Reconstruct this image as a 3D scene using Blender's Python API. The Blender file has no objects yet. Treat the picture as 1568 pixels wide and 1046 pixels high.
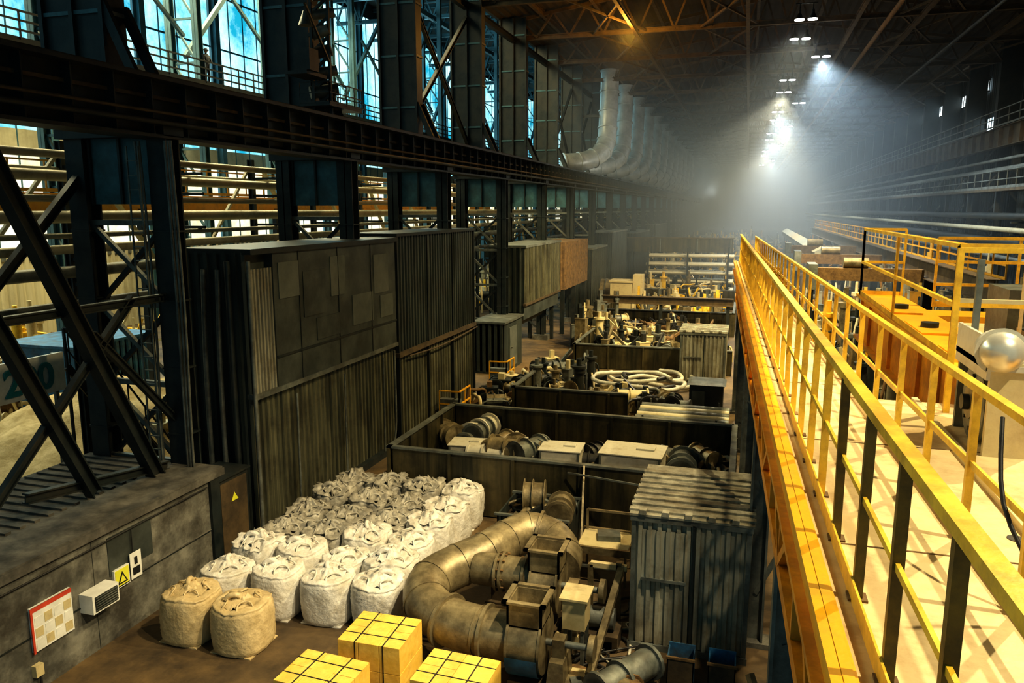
import bpy, math, random
from mathutils import Vector, Matrix
random.seed(7)
D=bpy.data
scene=bpy.context.scene
# ------------------------------------------------------------------ materials
def mat(name,c1,c2,scale=2.0,rough=.7,metal=0.0,bump=.25,streak=False,grime=None,gs=.5,gamt=.6,bscale=None):
    m=D.materials.new(name); m.use_nodes=True
    nt=m.node_tree; N=nt.nodes; L=nt.links
    b=N['Principled BSDF']
    tc=N.new('ShaderNodeTexCoord'); mp=N.new('ShaderNodeMapping')
    L.new(tc.outputs['Object'],mp.inputs['Vector'])
    if streak: mp.inputs['Scale'].default_value=(1.6,1.6,.12)
    n1=N.new('ShaderNodeTexNoise'); n1.inputs['Scale'].default_value=scale; n1.inputs['Detail'].default_value=7; n1.inputs['Roughness'].default_value=.65
    L.new(mp.outputs[0],n1.inputs['Vector'])
    r=N.new('ShaderNodeValToRGB'); r.color_ramp.elements[0].position=.36; r.color_ramp.elements[1].position=.64
    r.color_ramp.elements[0].color=(*c1,1); r.color_ramp.elements[1].color=(*c2,1)
    L.new(n1.outputs['Fac'],r.inputs['Fac'])
    col=r.outputs['Color']
    if grime:
        n2=N.new('ShaderNodeTexNoise'); n2.inputs['Scale'].default_value=gs; n2.inputs['Detail'].default_value=8; n2.inputs['Roughness'].default_value=.7
        L.new(tc.outputs['Object'],n2.inputs['Vector'])
        r2=N.new('ShaderNodeValToRGB'); r2.color_ramp.elements[0].position=.45; r2.color_ramp.elements[1].position=.62
        r2.color_ramp.elements[0].color=(0,0,0,1); r2.color_ramp.elements[1].color=(gamt,gamt,gamt,1)
        L.new(n2.outputs['Fac'],r2.inputs['Fac'])
        mx=N.new('ShaderNodeMix'); mx.data_type='RGBA'
        L.new(r2.outputs['Color'],mx.inputs[0]); L.new(col,mx.inputs[6]); mx.inputs[7].default_value=(*grime,1)
        col=mx.outputs[2]
    L.new(col,b.inputs['Base Color'])
    b.inputs['Roughness'].default_value=rough; b.inputs['Metallic'].default_value=metal
    if bump:
        n3=N.new('ShaderNodeTexNoise'); n3.inputs['Scale'].default_value=bscale or scale*6; n3.inputs['Detail'].default_value=5
        L.new(tc.outputs['Object'],n3.inputs['Vector'])
        bp=N.new('ShaderNodeBump'); bp.inputs['Strength'].default_value=bump; bp.inputs['Distance'].default_value=.03
        L.new(n3.outputs['Fac'],bp.inputs['Height']); L.new(bp.outputs[0],b.inputs['Normal'])
    return m
def emis(name,c1,c2,strength,scale=.4):
    m=D.materials.new(name); m.use_nodes=True
    nt=m.node_tree; N=nt.nodes; L=nt.links
    for n in list(N): N.remove(n)
    o=N.new('ShaderNodeOutputMaterial'); e=N.new('ShaderNodeEmission'); e.inputs['Strength'].default_value=strength
    tc=N.new('ShaderNodeTexCoord'); n1=N.new('ShaderNodeTexNoise'); n1.inputs['Scale'].default_value=scale; n1.inputs['Detail'].default_value=6; n1.inputs['Roughness'].default_value=.7
    r=N.new('ShaderNodeValToRGB'); r.color_ramp.elements[0].position=.38; r.color_ramp.elements[1].position=.6
    r.color_ramp.elements[0].color=(*c1,1); r.color_ramp.elements[1].color=(*c2,1)
    L.new(tc.outputs['Object'],n1.inputs['Vector']); L.new(n1.outputs['Fac'],r.inputs['Fac']); L.new(r.outputs['Color'],e.inputs['Color']); L.new(e.outputs[0],o.inputs['Surface'])
    return m
def scatter(name,c,d,g):
    m=D.materials.new(name); m.use_nodes=True; N=m.node_tree.nodes
    for n in list(N): N.remove(n)
    o=N.new('ShaderNodeOutputMaterial'); e=N.new('ShaderNodeVolumeScatter'); e.inputs['Color'].default_value=(*c,1); e.inputs['Density'].default_value=d; e.inputs['Anisotropy'].default_value=g
    m.node_tree.links.new(e.outputs[0],o.inputs['Volume']); return m
M={}
M['floor']=mat('floor_dirt',(.028,.020,.013),(.10,.068,.034),.8,.65,0,.4,grime=(.20,.13,.055),gs=.35,gamt=.6,bscale=9)
M['steel_dark']=mat('steel_dark_teal',(.010,.016,.018),(.024,.034,.036),2,.5,.3,.1,grime=(.035,.03,.022),gs=1.0,gamt=.6)
M['steel_haze']=mat('steel_haze_tinted',(.04,.10,.12),(.08,.17,.20),1,.6,.1,.05)  # distance haze painted into the steel colour, lighter and bluer
M['steel_teal']=mat('steel_teal_panel',(.03,.095,.12),(.07,.17,.20),1.2,.5,.2,.1,grime=(.03,.05,.05),gs=1.5)
M['steel_grey']=mat('steel_grey',(.085,.10,.095),(.19,.205,.185),2.5,.5,.3,.15,grime=(.06,.052,.04),gs=1.4)
M['steel_brown']=mat('steel_brown',(.045,.033,.02),(.11,.076,.038),2,.7,.2,.2)
M['rust']=mat('rust',(.09,.05,.02),(.20,.12,.045),4,.8,.1,.3)
M['corr_dark']=mat('corrugated_dark',(.018,.027,.027),(.06,.072,.064),2.2,.5,.35,.12,streak=True,grime=(.022,.022,.018),gs=.9)
M['corr_yel']=mat('corrugated_yellowish',(.04,.045,.033),(.17,.165,.105),2.2,.5,.3,.12,streak=True,grime=(.038,.033,.022),gs=1.0)  # lighter and yellower than the dark corrugation
M['corr_grey']=mat('corrugated_grey',(.14,.14,.115),(.40,.39,.31),2.2,.5,.3,.12,streak=True,grime=(.11,.085,.045),gs=1.3)
M['panel']=mat('panel_patched',(.028,.036,.034),(.075,.086,.078),1.1,.5,.2,.1,grime=(.02,.023,.021),gs=.8)
M['panel2']=mat('panel_light_patch',(.07,.082,.073),(.115,.125,.11),1.5,.6,.2,.1)
M['concrete']=mat('concrete_dirty',(.055,.055,.048),(.21,.205,.175),1.4,.8,0,.45,grime=(.03,.026,.02),gs=.9,gamt=.9)
M['roofing']=mat('roofing_dusty',(.04,.04,.036),(.15,.14,.12),2.2,.8,0,.25,grime=(.025,.022,.018),gs=.8)
M['pitwall']=mat('pit_plate',(.018,.02,.014),(.11,.092,.045),1.6,.42,.4,.12,streak=True,grime=(.022,.021,.015),gs=1.2)
M['yellow']=mat('yellow_paint',(.74,.34,.010),(.92,.50,.025),2.2,.4,.05,.12,grime=(.30,.14,.02),gs=2.2,gamt=.55)
M['yellow_pale']=mat('yellow_rail_paint',(.70,.42,.025),(.88,.58,.06),3,.4,.05,.08,grime=(.36,.20,.025),gs=3.5,gamt=.6)
M['post_shade']=mat('post_yellow_shaded',(.04,.035,.012),(.13,.10,.018),4,.4,.2,.1)  # yellow rail posts darkened to imitate their backlit shade
M['orange']=mat('orange_paint',(.72,.25,.01),(.88,.38,.02),2,.4,.05,.12,grime=(.28,.11,.015),gs=1.8,gamt=.6)
M['deck']=mat('deck_dusty_plate',(.66,.50,.25),(.88,.72,.42),1.6,.5,.05,.2,grime=(.36,.22,.08),gs=1.6,gamt=.7)
M['bag']=mat('bag_white',(.60,.58,.53),(.84,.82,.77),3,.5,0,.8,grime=(.36,.31,.22),gs=2.2,gamt=.6,bscale=11)
M['bag_grey']=mat('bag_dusty',(.20,.19,.165),(.50,.475,.41),3.5,.45,0,.9,grime=(.13,.12,.095),gs=2.5,gamt=.6,bscale=9)
M['bag_tan']=mat('bag_tan',(.44,.34,.18),(.66,.53,.31),3,.5,0,.6,grime=(.33,.24,.11),gs=2.2,gamt=.5,bscale=12)
M['box']=mat('carton_yellow',(.74,.47,.07),(.92,.64,.15),2.2,.55,0,.15,grime=(.48,.29,.05),gs=2,gamt=.5)
M['wood']=mat('pallet_wood',(.30,.20,.09),(.48,.34,.17),5,.8,0,.3)
M['duct']=mat('duct_dusty_metal',(.14,.115,.065),(.32,.265,.155),3,.42,.35,.15,grime=(.08,.06,.035),gs=2,gamt=.6)
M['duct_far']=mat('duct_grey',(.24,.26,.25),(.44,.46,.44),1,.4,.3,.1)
M['cream']=mat('cream_metal',(.50,.42,.22),(.76,.66,.40),2,.5,.1,.12,grime=(.27,.19,.08),gs=2)
M['offwhite']=mat('offwhite_enamel',(.48,.46,.38),(.70,.68,.58),2,.5,.05,.12,grime=(.24,.20,.12),gs=2)
M['pipe_pale']=mat('pipe_pale',(.42,.39,.27),(.66,.61,.42),1.5,.5,.2,.1,grime=(.15,.12,.07),gs=1.5)
M['blue']=mat('blue_paint',(.02,.10,.22),(.05,.20,.38),3,.5,.2,.1,grime=(.06,.05,.04),gs=2)
M['white']=mat('white_paint',(.62,.62,.58),(.78,.78,.74),3,.5,0,.05)
M['black']=mat('black_rubber_and_shade',(.008,.009,.01),(.02,.02,.02),3,.5,0,.1)  # rubber and print, also the painted dark of openings
M['red']=mat('red_paint',(.4,.04,.02),(.55,.07,.03),3,.6,0,.05)
M['signyel']=mat('sign_yellow',(.62,.62,.04),(.75,.72,.07),3,.5,0,0)
M['teal_txt']=mat('teal_lettering',(.01,.17,.20),(.02,.22,.26),3,.5,0,0)
M['hose']=mat('hose_grey',(.32,.31,.25),(.50,.47,.38),4,.5,0,.2)
M['chrome']=mat('lamp_reflector',(.6,.58,.5),(.75,.72,.62),3,.3,.5,0)
M['sand']=mat('sand_heap',(.38,.28,.12),(.62,.48,.26),3,.9,0,.6)
M['ceil']=mat('ceiling_deck',(.026,.021,.016),(.052,.041,.03),.5,.85,.1,.15)
M['wallp']=mat('wall_cladding',(.42,.38,.25),(.68,.62,.42),.4,.8,0,.1,streak=True,grime=(.2,.18,.12),gs=.15)
M['wallr']=mat('wall_dark_cladding',(.016,.023,.027),(.045,.057,.06),.5,.8,0,.1,streak=True)
M['skin']=mat('skin',(.35,.22,.15),(.4,.26,.18),3,.6,0,0)
M['cloth']=mat('work_clothes',(.03,.035,.05),(.05,.06,.08),5,.8,0,.2)
M['glass']=emis('window_glazing_daylight',(.01,.26,.38),(.45,.90,1.0),1.45,.16)
M['glass_warm']=emis('window_glazing_low',(.62,.58,.34),(1,.96,.74),1.1,.3)
M['lamp']=emis('lamp_lens',(1,.96,.85),(1,1,.95),70,1)
M['dim']=emis('small_window_light',(.5,.75,.9),(.9,1,1),3,1)
M['haze']=scatter('smoke_haze_scatter',(.78,.90,1.0),.0085,.35)
# ------------------------------------------------------------------ mesh builder
class MB:
    def __init__(s): s.v=[];s.f=[];s.m=[];s.sm=[];s.mats=[]
    def mi(s,k):
        if k not in s.mats: s.mats.append(k)
        return s.mats.index(k)
    def add(s,vs,fs,k,smooth=False):
        o=len(s.v); s.v+= [tuple(v) for v in vs]; i=s.mi(k)
        for f in fs: s.f.append([o+a for a in f]); s.m.append(i); s.sm.append(smooth)
    def box(s,x0,x1,y0,y1,z0,z1,k,top=1.0):
        cx,cy=(x0+x1)/2,(y0+y1)/2
        vs=[(x0,y0,z0),(x1,y0,z0),(x1,y1,z0),(x0,y1,z0)]+[(cx+(x-cx)*top,cy+(y-cy)*top,z1) for x,y in((x0,y0),(x1,y0),(x1,y1),(x0,y1))]
        s.add(vs,[(3,2,1,0),(4,5,6,7),(0,1,5,4),(1,2,6,5),(2,3,7,6),(3,0,4,7)],k)
    def rbox(s,c,d,rz,k,top=1.0):
        ca,sa=math.cos(rz),math.sin(rz); vs=[]
        for z,t in((0,1),(1,top)):
            for a,b in((-1,-1),(1,-1),(1,1),(-1,1)):
                x,y=a*d[0]/2*t,b*d[1]/2*t
                vs.append((c[0]+x*ca-y*sa,c[1]+x*sa+y*ca,c[2]+z*d[2]))
        s.add(vs,[(3,2,1,0),(4,5,6,7),(0,1,5,4),(1,2,6,5),(2,3,7,6),(3,0,4,7)],k)
    def frame(s,a,b):
        d=(b-a).normalized(); up=Vector((0,0,1))
        if abs(d.z)>.98: up=Vector((1,0,0))
        x=d.cross(up).normalized(); y=x.cross(d).normalized()
        return d,x,y
    def beam(s,a,b,w,h,k):
        a,b=Vector(a),Vector(b); d,x,y=s.frame(a,b); vs=[]
        for p in(a,b):
            for i,j in((-1,-1),(1,-1),(1,1),(-1,1)): vs.append(p+x*i*w/2+y*j*h/2)
        s.add(vs,[(3,2,1,0),(4,5,6,7),(0,1,5,4),(1,2,6,5),(2,3,7,6),(3,0,4,7)],k)
    def ibeam(s,a,b,w,h,k,t=.04):
        a,b=Vector(a),Vector(b); d,x,y=s.frame(a,b)
        s.beam(a,b,t,h-t,k); s.beam(a+y*h/2,b+y*h/2,w,t,k); s.beam(a-y*h/2,b-y*h/2,w,t,k)
    def cyl(s,a,b,r,k,n=14,r2=None,smooth=True,cap=True):
        a,b=Vector(a),Vector(b); d,x,y=s.frame(a,b); r2=r if r2 is None else r2; vs=[]
        for p,q in((a,r),(b,r2)):
            for i in range(n):
                t=2*math.pi*i/n; vs.append(p+x*math.cos(t)*q+y*math.sin(t)*q)
        s.add(vs,[(i,(i+1)%n,n+(i+1)%n,n+i) for i in range(n)],k,smooth)
        if cap:
            s.add(vs[:n],[tuple(range(n))[::-1]],k); s.add(vs[n:],[tuple(range(n))],k)
    def tube(s,pts,r,k,n=12,sub=4,cap=True):
        P=[Vector(p) for p in pts]
        if sub>1 and len(P)>2:
            Q=[]
            for i in range(len(P)-1):
                p0=P[max(i-1,0)];p1=P[i];p2=P[i+1];p3=P[min(i+2,len(P)-1)]
                for j in range(sub):
                    t=j/sub
                    Q.append(.5*((2*p1)+(p2-p0)*t+(2*p0-5*p1+4*p2-p3)*t*t+(3*p1-p0-3*p2+p3)*t**3))
            Q.append(P[-1]); P=Q
        T=[(P[min(i+1,len(P)-1)]-P[max(i-1,0)]).normalized() for i in range(len(P))]
        up=Vector((0,0,1)) if abs(T[0].z)<.9 else Vector((1,0,0))
        x=T[0].cross(up).normalized(); vs=[]
        for i,p in enumerate(P):
            x=(x-T[i]*x.dot(T[i])).normalized(); y=x.cross(T[i])
            for j in range(n):
                t=2*math.pi*j/n; vs.append(p+x*math.cos(t)*r+y*math.sin(t)*r)
        fs=[]
        for i in range(len(P)-1):
            for j in range(n): fs.append((i*n+j,i*n+(j+1)%n,(i+1)*n+(j+1)%n,(i+1)*n+j))
        s.add(vs,fs,k,True)
        if cap:
            s.add(vs[:n],[tuple(range(n))],k); s.add(vs[-n:],[tuple(range(n))[::-1]],k)
        return P,T
    def corr(s,o,u,L,z0,z1,nrm,k,pitch=.24,d=.05):
        o=Vector(o);u=Vector(u).normalized();nrm=Vector(nrm)
        prof=[];x=0
        while x<L-1e-4:
            for a,b in((0,0),(.4,0),(.5,d),(.9,d)):
                xx=x+a*pitch
                if xx<L: prof.append((xx,b))
            x+=pitch
        prof.append((L,0)); vs=[];n=len(prof)
        for z in(z0,z1):
            for a,b in prof: p=o+u*a+nrm*b; vs.append((p.x,p.y,z))
        s.add(vs,[(i,i+1,n+i+1,n+i) for i in range(n-1)],k)
    def railing(s,pts,h=1.05,sp=1.2,r=.022,k='yellow_pale',mid=(.5,),kick=.1,post=None,kp=None):
        pts=[Vector(p) for p in pts]; post=post or r; kp=kp or k
        for a,b in zip(pts,pts[1:]):
            for hh in(h,)+tuple(h*m for m in mid):
                s.beam(a+Vector((0,0,hh)),b+Vector((0,0,hh)),r*2,r*2,k)
            if kick: s.beam(a+Vector((0,0,kick/2)),b+Vector((0,0,kick/2)),.012,kick,k)
            n=max(1,round((b-a).length/sp))
            for i in range(n+1):
                p=a.lerp(b,i/n); s.beam(p,p+Vector((0,0,h)),post*1.6,post*1.6,kp)
    def obj(s,name,bevel=0,loc=None,link=True):
        me=D.meshes.new(name); me.from_pydata(s.v,[],s.f)
        for k in s.mats: me.materials.append(M[k])
        me.polygons.foreach_set('material_index',s.m); me.polygons.foreach_set('use_smooth',s.sm); me.update()
        o=D.objects.new(name,me)
        if loc: o.location=loc
        scene.collection.objects.link(o)
        if bevel:
            b=o.modifiers.new('bevel','BEVEL'); b.width=bevel; b.segments=2; b.limit_method='ANGLE'; b.angle_limit=.6
        return o
def inst(o,loc,rz=0,sc=None):
    n=D.objects.new(o.name.split('.')[0],o.data); n.location=loc; n.rotation_euler[2]=rz
    if sc: n.scale=sc
    scene.collection.objects.link(n); return n
# ------------------------------------------------------------------ room shell
b=MB(); b.box(-42,18,-2,205,-.3,0,'floor'); b.obj('floor')
b=MB()
for x0,z0,x1,z1 in((-14.6,19,2,21.6),(2,21.6,18,19)):
    n=int((x1-x0)/.5)
    for i in range(n):
        a=x0+(x1-x0)*i/n; c=x0+(x1-x0)*(i+1)/n; za=z0+(z1-z0)*i/n; zc=z0+(z1-z0)*(i+1)/n
        m_=(a+c)/2; zm=(za+zc)/2
        b.add([(a,-2,za),(m_,-2,zm+.06),(m_,205,zm+.06),(a,205,za)],[(0,1,2,3)],'ceil')
        b.add([(m_,-2,zm+.06),(c,-2,zc),(c,205,zc),(m_,205,zm+.06)],[(0,1,2,3)],'ceil')
for x in(-12,-9,-6,-3,0,4,7,10,13,16): # purlins
    z=19+2.6*(1-abs(x-2)/16.3); b.ibeam((x,-2,z-.2),(x,205,z-.2),.2,.3,'steel_brown')
b.obj('ceiling')
b=MB(); b.box(-42,-14.6,-2,205,30,30.3,'ceil'); b.obj('ceiling_side_bay')
b=MB(); b.box(-14.8,-14.6,-2,205,19,30,'wallr'); b.obj('wall_clerestory')
b=MB()
b.corr((-41,-2,0),(0,1,0),207,0,5.2,(1,0,0),'wallp',.6,.12)
b.box(-41.2,-40.9,-2,205,5,5.4,'steel_grey'); b.box(-41.2,-40.9,-2,205,11.4,12.6,'wallp')
b.box(-41.2,-40.9,-2,205,28.5,30,'wallr')
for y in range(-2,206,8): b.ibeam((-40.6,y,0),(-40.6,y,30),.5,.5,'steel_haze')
b.obj('wall_left')
k=0
for y in range(-2,198,8):
    k+=1; b=MB()
    b.add([(-41,y+.3,12.6),(-41,y+7.7,12.6),(-41,y+7.7,28.5),(-41,y+.3,28.5)],[(0,1,2,3)],'glass')
    b.add([(-41,y+.3,5.4),(-41,y+7.7,5.4),(-41,y+7.7,11.4),(-41,y+.3,11.4)],[(0,1,2,3)],'glass_warm')
    for j in range(1,4): b.beam((-40.9,y+.3+j*1.85,5.4),(-40.9,y+.3+j*1.85,28.5),.07,.07,'steel_haze')
    for z in(16.5,20.5,24.5,8.4): b.beam((-40.9,y+.3,z),(-40.9,y+7.7,z),.12,.12,'steel_haze')
    b.obj('window_%d'%k)
b=MB(); b.corr((17.6,-2,0),(0,1,0),207,0,19.4,(-1,0,0),'wallr',.5,.1)
b.obj('wall_right')
b=MB(); b.box(-42,18,204.6,205,0,30,'wallr'); b.obj('wall_far')
# ------------------------------------------------------------------ steel columns left row
def hcol(b,x,y,z0,z1,w,d,k,t=.04):
    b.box(x-w/2,x+w/2,y-d/2,y-d/2+t,z0,z1,k); b.box(x-w/2,x+w/2,y+d/2-t,y+d/2,z0,z1,k); b.box(x-t/2,x+t/2,y-d/2,y+d/2,z0,z1,k)
b=MB()
for x in(-12,-14.2):
    hcol(b,x,0,.3,9.5,.48,.42,'steel_dark'); b.box(x-.5,x+.5,-.45,.45,0,.3,'concrete')
    for z in(1.5,3,4.5,6,7.5): b.box(x-.26,x+.26,-.23,.23,z,z+.04,'steel_dark')
zs=[.5,2.3,4.1,5.9,7.7]
for i in range(4):
    b.beam((-12.1,0,zs[i]),(-14.1,0,zs[i+1]),.1,.1,'steel_grey'); b.beam((-14.1,.08,zs[i]),(-12.1,.08,zs[i+1]),.1,.1,'steel_dark')
    b.beam((-12.1,0,zs[i+1]),(-14.1,0,zs[i+1]),.12,.12,'steel_grey')
b.box(-13.95,-12.25,-.04,0,8.1,9.5,'steel_teal')
for x in(-13.9,-13.1,-12.3): b.box(x-.03,x+.03,-.1,-.04,8.1,9.5,'steel_dark')
b.box(-14.6,-11.7,-.3,.3,9.5,9.7,'steel_dark')
b.box(-14.5,-13.0,-.32,.32,9.7,19,'steel_dark')
for x in(-14.55,-13.75,-12.98): b.box(x-.05,x+.05,-.4,-.32,9.7,19,'steel_dark')
for z in range(10,19,2): b.box(-14.5,-13.0,-.36,-.32,z,z+.08,'steel_teal'); b.box(-13.0,-12.95,-.3,.3,z,z+.08,'steel_grey')
b.beam((-12.3,-.3,10.7),(-13,-.3,12.2),.12,.2,'steel_dark'); b.beam((-12.3,.3,10.7),(-13,.3,12.2),.12,.2,'steel_dark')
col=b.obj('steel_column',loc=(0,14,0))
for i in range(-1,24):
    if i!=0: inst(col,(0,14+8*i,0))
b=MB()
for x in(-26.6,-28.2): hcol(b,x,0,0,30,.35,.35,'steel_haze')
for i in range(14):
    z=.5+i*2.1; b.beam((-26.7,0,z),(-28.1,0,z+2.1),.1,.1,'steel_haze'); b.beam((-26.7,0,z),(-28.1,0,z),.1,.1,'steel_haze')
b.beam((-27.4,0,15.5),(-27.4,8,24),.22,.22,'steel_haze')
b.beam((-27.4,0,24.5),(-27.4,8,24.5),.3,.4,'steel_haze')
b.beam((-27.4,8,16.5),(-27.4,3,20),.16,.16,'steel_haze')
lc=b.obj('lattice_column',loc=(0,18,0))
for i in range(-1,18):
    if i!=0: inst(lc,(0,18+8*i,0))
b=MB()
b.ibeam((-26.4,4,13.6),(-26.4,200,13.6),.4,.9,'steel_dark'); b.box(-28.6,-26.0,4,200,14.05,14.15,'steel_dark')
b.railing([(-26.1,4,14.15),(-26.1,200,14.15)],1.05,1.3,.035,'steel_dark',(.35,.68),.12)
for y in range(4,200,8): b.beam((-26.6,y+.5,12),(-26.1,y+.5,14),.1,.1,'steel_dark')
b.obj('gallery_walkway')
b=MB()
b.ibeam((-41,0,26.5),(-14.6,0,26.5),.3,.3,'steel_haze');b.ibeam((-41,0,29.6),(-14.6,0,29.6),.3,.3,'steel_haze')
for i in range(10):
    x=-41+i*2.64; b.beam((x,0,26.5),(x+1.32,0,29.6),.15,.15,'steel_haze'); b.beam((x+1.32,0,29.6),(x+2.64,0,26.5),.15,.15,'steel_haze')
tr=b.obj('roof_truss_side_bay',loc=(0,18,0))
for i in range(1,15): inst(tr,(0,18+8*i,0))
# crane runway girder (left)
b=MB()
b.box(-12.05,-11.98,0,200,9.5,10.6,'steel_dark'); b.box(-12.4,-11.7,0,200,9.45,9.52,'steel_dark'); b.box(-12.9,-11.6,0,200,10.6,10.68,'steel_dark')
b.box(-11.95,-11.9,0,200,10.25,10.32,'steel_brown')
y=0.5
while y<120: b.box(-11.98,-11.75,y,y+.03,9.52,10.6,'steel_dark'); y+=1.0
b.box(-12.2,-12.05,0,200,10.68,10.8,'steel_brown')
b.tube([(-11.6,0,9.75),(-11.6,200,9.75)],.06,'steel_dark',8,1); b.tube([(-11.62,0,9.95),(-11.62,200,9.95)],.035,'steel_brown',8,1)
b.box(-13.1,-12.6,0,200,9.7,10.3,'steel_dark')
b.obj('crane_runway_girder')
b=MB()
for a,c,w in(((-12,9.7,9.4),(-12,13.1,2.2),.26),((-12,9.2,7.2),(-12,11.4,2.5),.22),((-12.1,12.9,6.2),(-12.1,9.0,2.6),.13),
    ((-12.1,14,3.2),(-12.1,11.8,5.6),.12),((-14.2,14,8.8),(-14.2,8,3),.16),((-12.1,8,6.1),(-12.1,14,6.1),.14),((-12.1,10,2.9),(-12.1,13.5,2.4),.16),
    ((-12.0,6.3,9.4),(-12.0,9.2,4),.22)):
    b.ibeam(a,c,w,w,'steel_dark',.03)
b.obj('diagonal_bracing')
b=MB()
for i in [2]+list(range(5,14)):
    y=14+8*i
    b.ibeam((-13.75,y,11),(-13.75,y+8,17.5),.16,.16,'steel_dark',.03); b.ibeam((-13.75,y+8,11),(-13.75,y,17.5),.16,.16,'steel_dark',.03)
b.ibeam((-13.75,30,17.8),(-13.75,200,17.8),.25,.3,'steel_dark')
b.obj('vertical_bracing')
# pipe racks behind columns
b=MB()
rnd=random.Random(3)
for z,r,x in((9.3,.1,-16),(8.8,.14,-16.2),(8.25,.09,-16),(7.8,.16,-16.4),(7.35,.07,-16),(7.0,.12,-16.3),(6.4,.16,-16.6),(9.0,.06,-17),(5.6,.1,-16.4)):
    b.tube([(x,2,z),(x,130,z)],r,'pipe_pale' if z>6.8 else 'steel_grey',10,1)
for y in range(8,130,4):
    b.ibeam((-16.9,y,0),(-16.9,y,9.7),.16,.16,'steel_dark')
    for z in(9.1,8.5,7.5,6.75,6.1,5.4): b.beam((-15.8,y,z-.05),(-16.9,y,z-.05),.08,.08,'steel_dark')
    if rnd.random()<.6: b.beam((-17,y,5),(-17,y+4,9.4),.09,.09,'pipe_pale')
    if rnd.random()<.5: b.beam((-17.1,y+4,5.5),(-17.1,y+1,9.4),.12,.12,'cream')
b.obj('pipe_rack')
b=MB()
for i,x in enumerate((-11.7,-11.62,-11.55,-12.35,-12.45)): b.tube([(x,13.7,.2),(x,13.7,3.0),(x+.02*i,13.72,6),(x,13.7,9.4)],.028,'steel_grey',6,3)
for z in [i*.3+.3 for i in range(30)]: b.beam((-12.6,13.6,z),(-12.3,13.6,z),.02,.02,'steel_grey')
b.beam((-12.6,13.6,.2),(-12.6,13.6,9.3),.03,.03,'steel_grey');b.beam((-12.3,13.6,.2),(-12.3,13.6,9.3),.03,.03,'steel_grey')
b.obj('conduit_ladder')
b=MB()
b.box(-12.9,-11.9,20.9,22.9,11.0,11.08,'steel_dark'); b.railing([(-12.9,20.9,11.08),(-11.9,20.9,11.08),(-11.9,22.9,11.08)],.6,.5,.015,'steel_dark',(.5,),.05)
for i in range(9):
    z=10.9+i*.55; b.cyl((-12.75+rnd.uniform(-.1,.1),21.4,z),(-12.2,21.5+rnd.random()*.5,z+.15),.13+.06*rnd.random(),'steel_grey' if i%3 else 'steel_brown',10)
    b.beam((-12.9,21.5,z),(-12.2,21.5,z+.5),.05,.08,'steel_dark')
b.beam((-12.2,21.5,10.7),(-12.2,21.5,16),.08,.08,'steel_dark'); b.beam((-12.6,21.2,10.7),(-12.6,21.2,16.5),.08,.08,'steel_dark')
b.beam((-12.2,21.5,12.3),(-12.0,19.9,13.6),.06,.06,'steel_dark');b.cyl((-12.0,19.9,13.4),(-12.0,19.9,13.0),.05,'steel_grey',8,.2)
b.box(-12.6,-12.1,20.2,20.7,11.9,12.5,'steel_dark'); b.box(-12.9,-12.2,20.2,21.3,11.8,11.9,'steel_dark')
b.obj('hoist_mechanism')
# ------------------------------------------------------------------ corrugated enclosures
b=MB()
b.box(-12.9,-11.25,15.45,23.2,0,6.95,'panel')
b.corr((-11.2,15.4,0),(0,1,0),7.8,0,3.6,(1,0,0),'corr_yel',.22,.06)
b.corr((-12.9,15.4,0),(1,0,0),1.75,0,7.0,(0,-1,0),'corr_dark',.26,.06)
b.box(-11.25,-11.02,16.3,23.15,3.6,6.95,'panel')
b.corr((-11.1,15.4,0),(0,1,0),.95,3.6,6.6,(1,0,0),'corr_grey',.13,.04)
b.box(-13,-10.95,15.35,23.25,6.95,7.08,'steel_dark'); b.box(-11.25,-10.98,15.35,23.2,3.5,3.62,'steel_grey'); b.box(-11.02,-10.99,16.3,23.15,4.35,4.4,'steel_dark')
for y,z,w,h in((16.5,5.8,.9,.9),(17.6,5.2,1.1,1.2),(19.0,5.6,.8,1.1),(20.2,4.6,1.3,.9),(21.6,5.4,1.0,1.2),(18.2,4.5,1.2,.6),(22.0,4.6,.9,.7)):
    b.box(-11.02,-11.0,y,y+w,z,z+h,'panel2' if (y*10)%3<2 else 'panel')
for y in(17.4,19.4,21.4): b.box(-11.02,-11.0,y,y+.03,3.6,6.95,'steel_dark')
b.box(-11.15,-10.95,16.3,23.2,.0,.2,'steel_dark')
b.tube([(-10.95,22.8,3.4),(-10.95,22.8,1.0),(-10.95,22.6,.3)],.04,'steel_grey',8)
b.tube([(-11.0,15.3,0.2),(-11.0,15.3,6.8)],.05,'steel_grey',8,1); b.tube([(-11.5,15.2,0.2),(-11.5,15.2,6.8)],.07,'steel_dark',8,1)
for x in (-11.9,-12.3): b.tube([(x,15.25,0.1),(x,15.25,4),(x+.1,15.25,6.6)],.06,'steel_grey',8)
for y in(17,19.5,22): b.tube([(-10.98,y,0.2),(-10.96,y,3.3)],.03,'steel_grey',8,1)
b.obj('corrugated_enclosure')
b=MB()
b.box(-12.9,-11.2,23.35,31,0,7.0,'panel')
b.corr((-11.15,23.35,0),(0,1,0),7.6,3.2,7.1,(1,0,0),'corr_dark',.24,.07)
b.corr((-11.2,23.35,0),(0,1,0),7.6,0,3.1,(1,0,0),'corr_yel',.26,.07)
b.box(-12.9,-11.0,23.3,31.05,7.1,7.2,'steel_dark'); b.box(-11.2,-10.98,23.3,31,3.05,3.2,'steel_brown')
for y in(23.35,25.9,28.4,30.9): b.box(-11.15,-11.03,y,y+.08,0,7.1,'steel_dark')
b.tube([(-10.95,24,3.0),(-10.9,27,2.9),(-10.95,31,3.0)],.03,'steel_brown',8)
b.obj('corrugated_enclosure')
b=MB()
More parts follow.
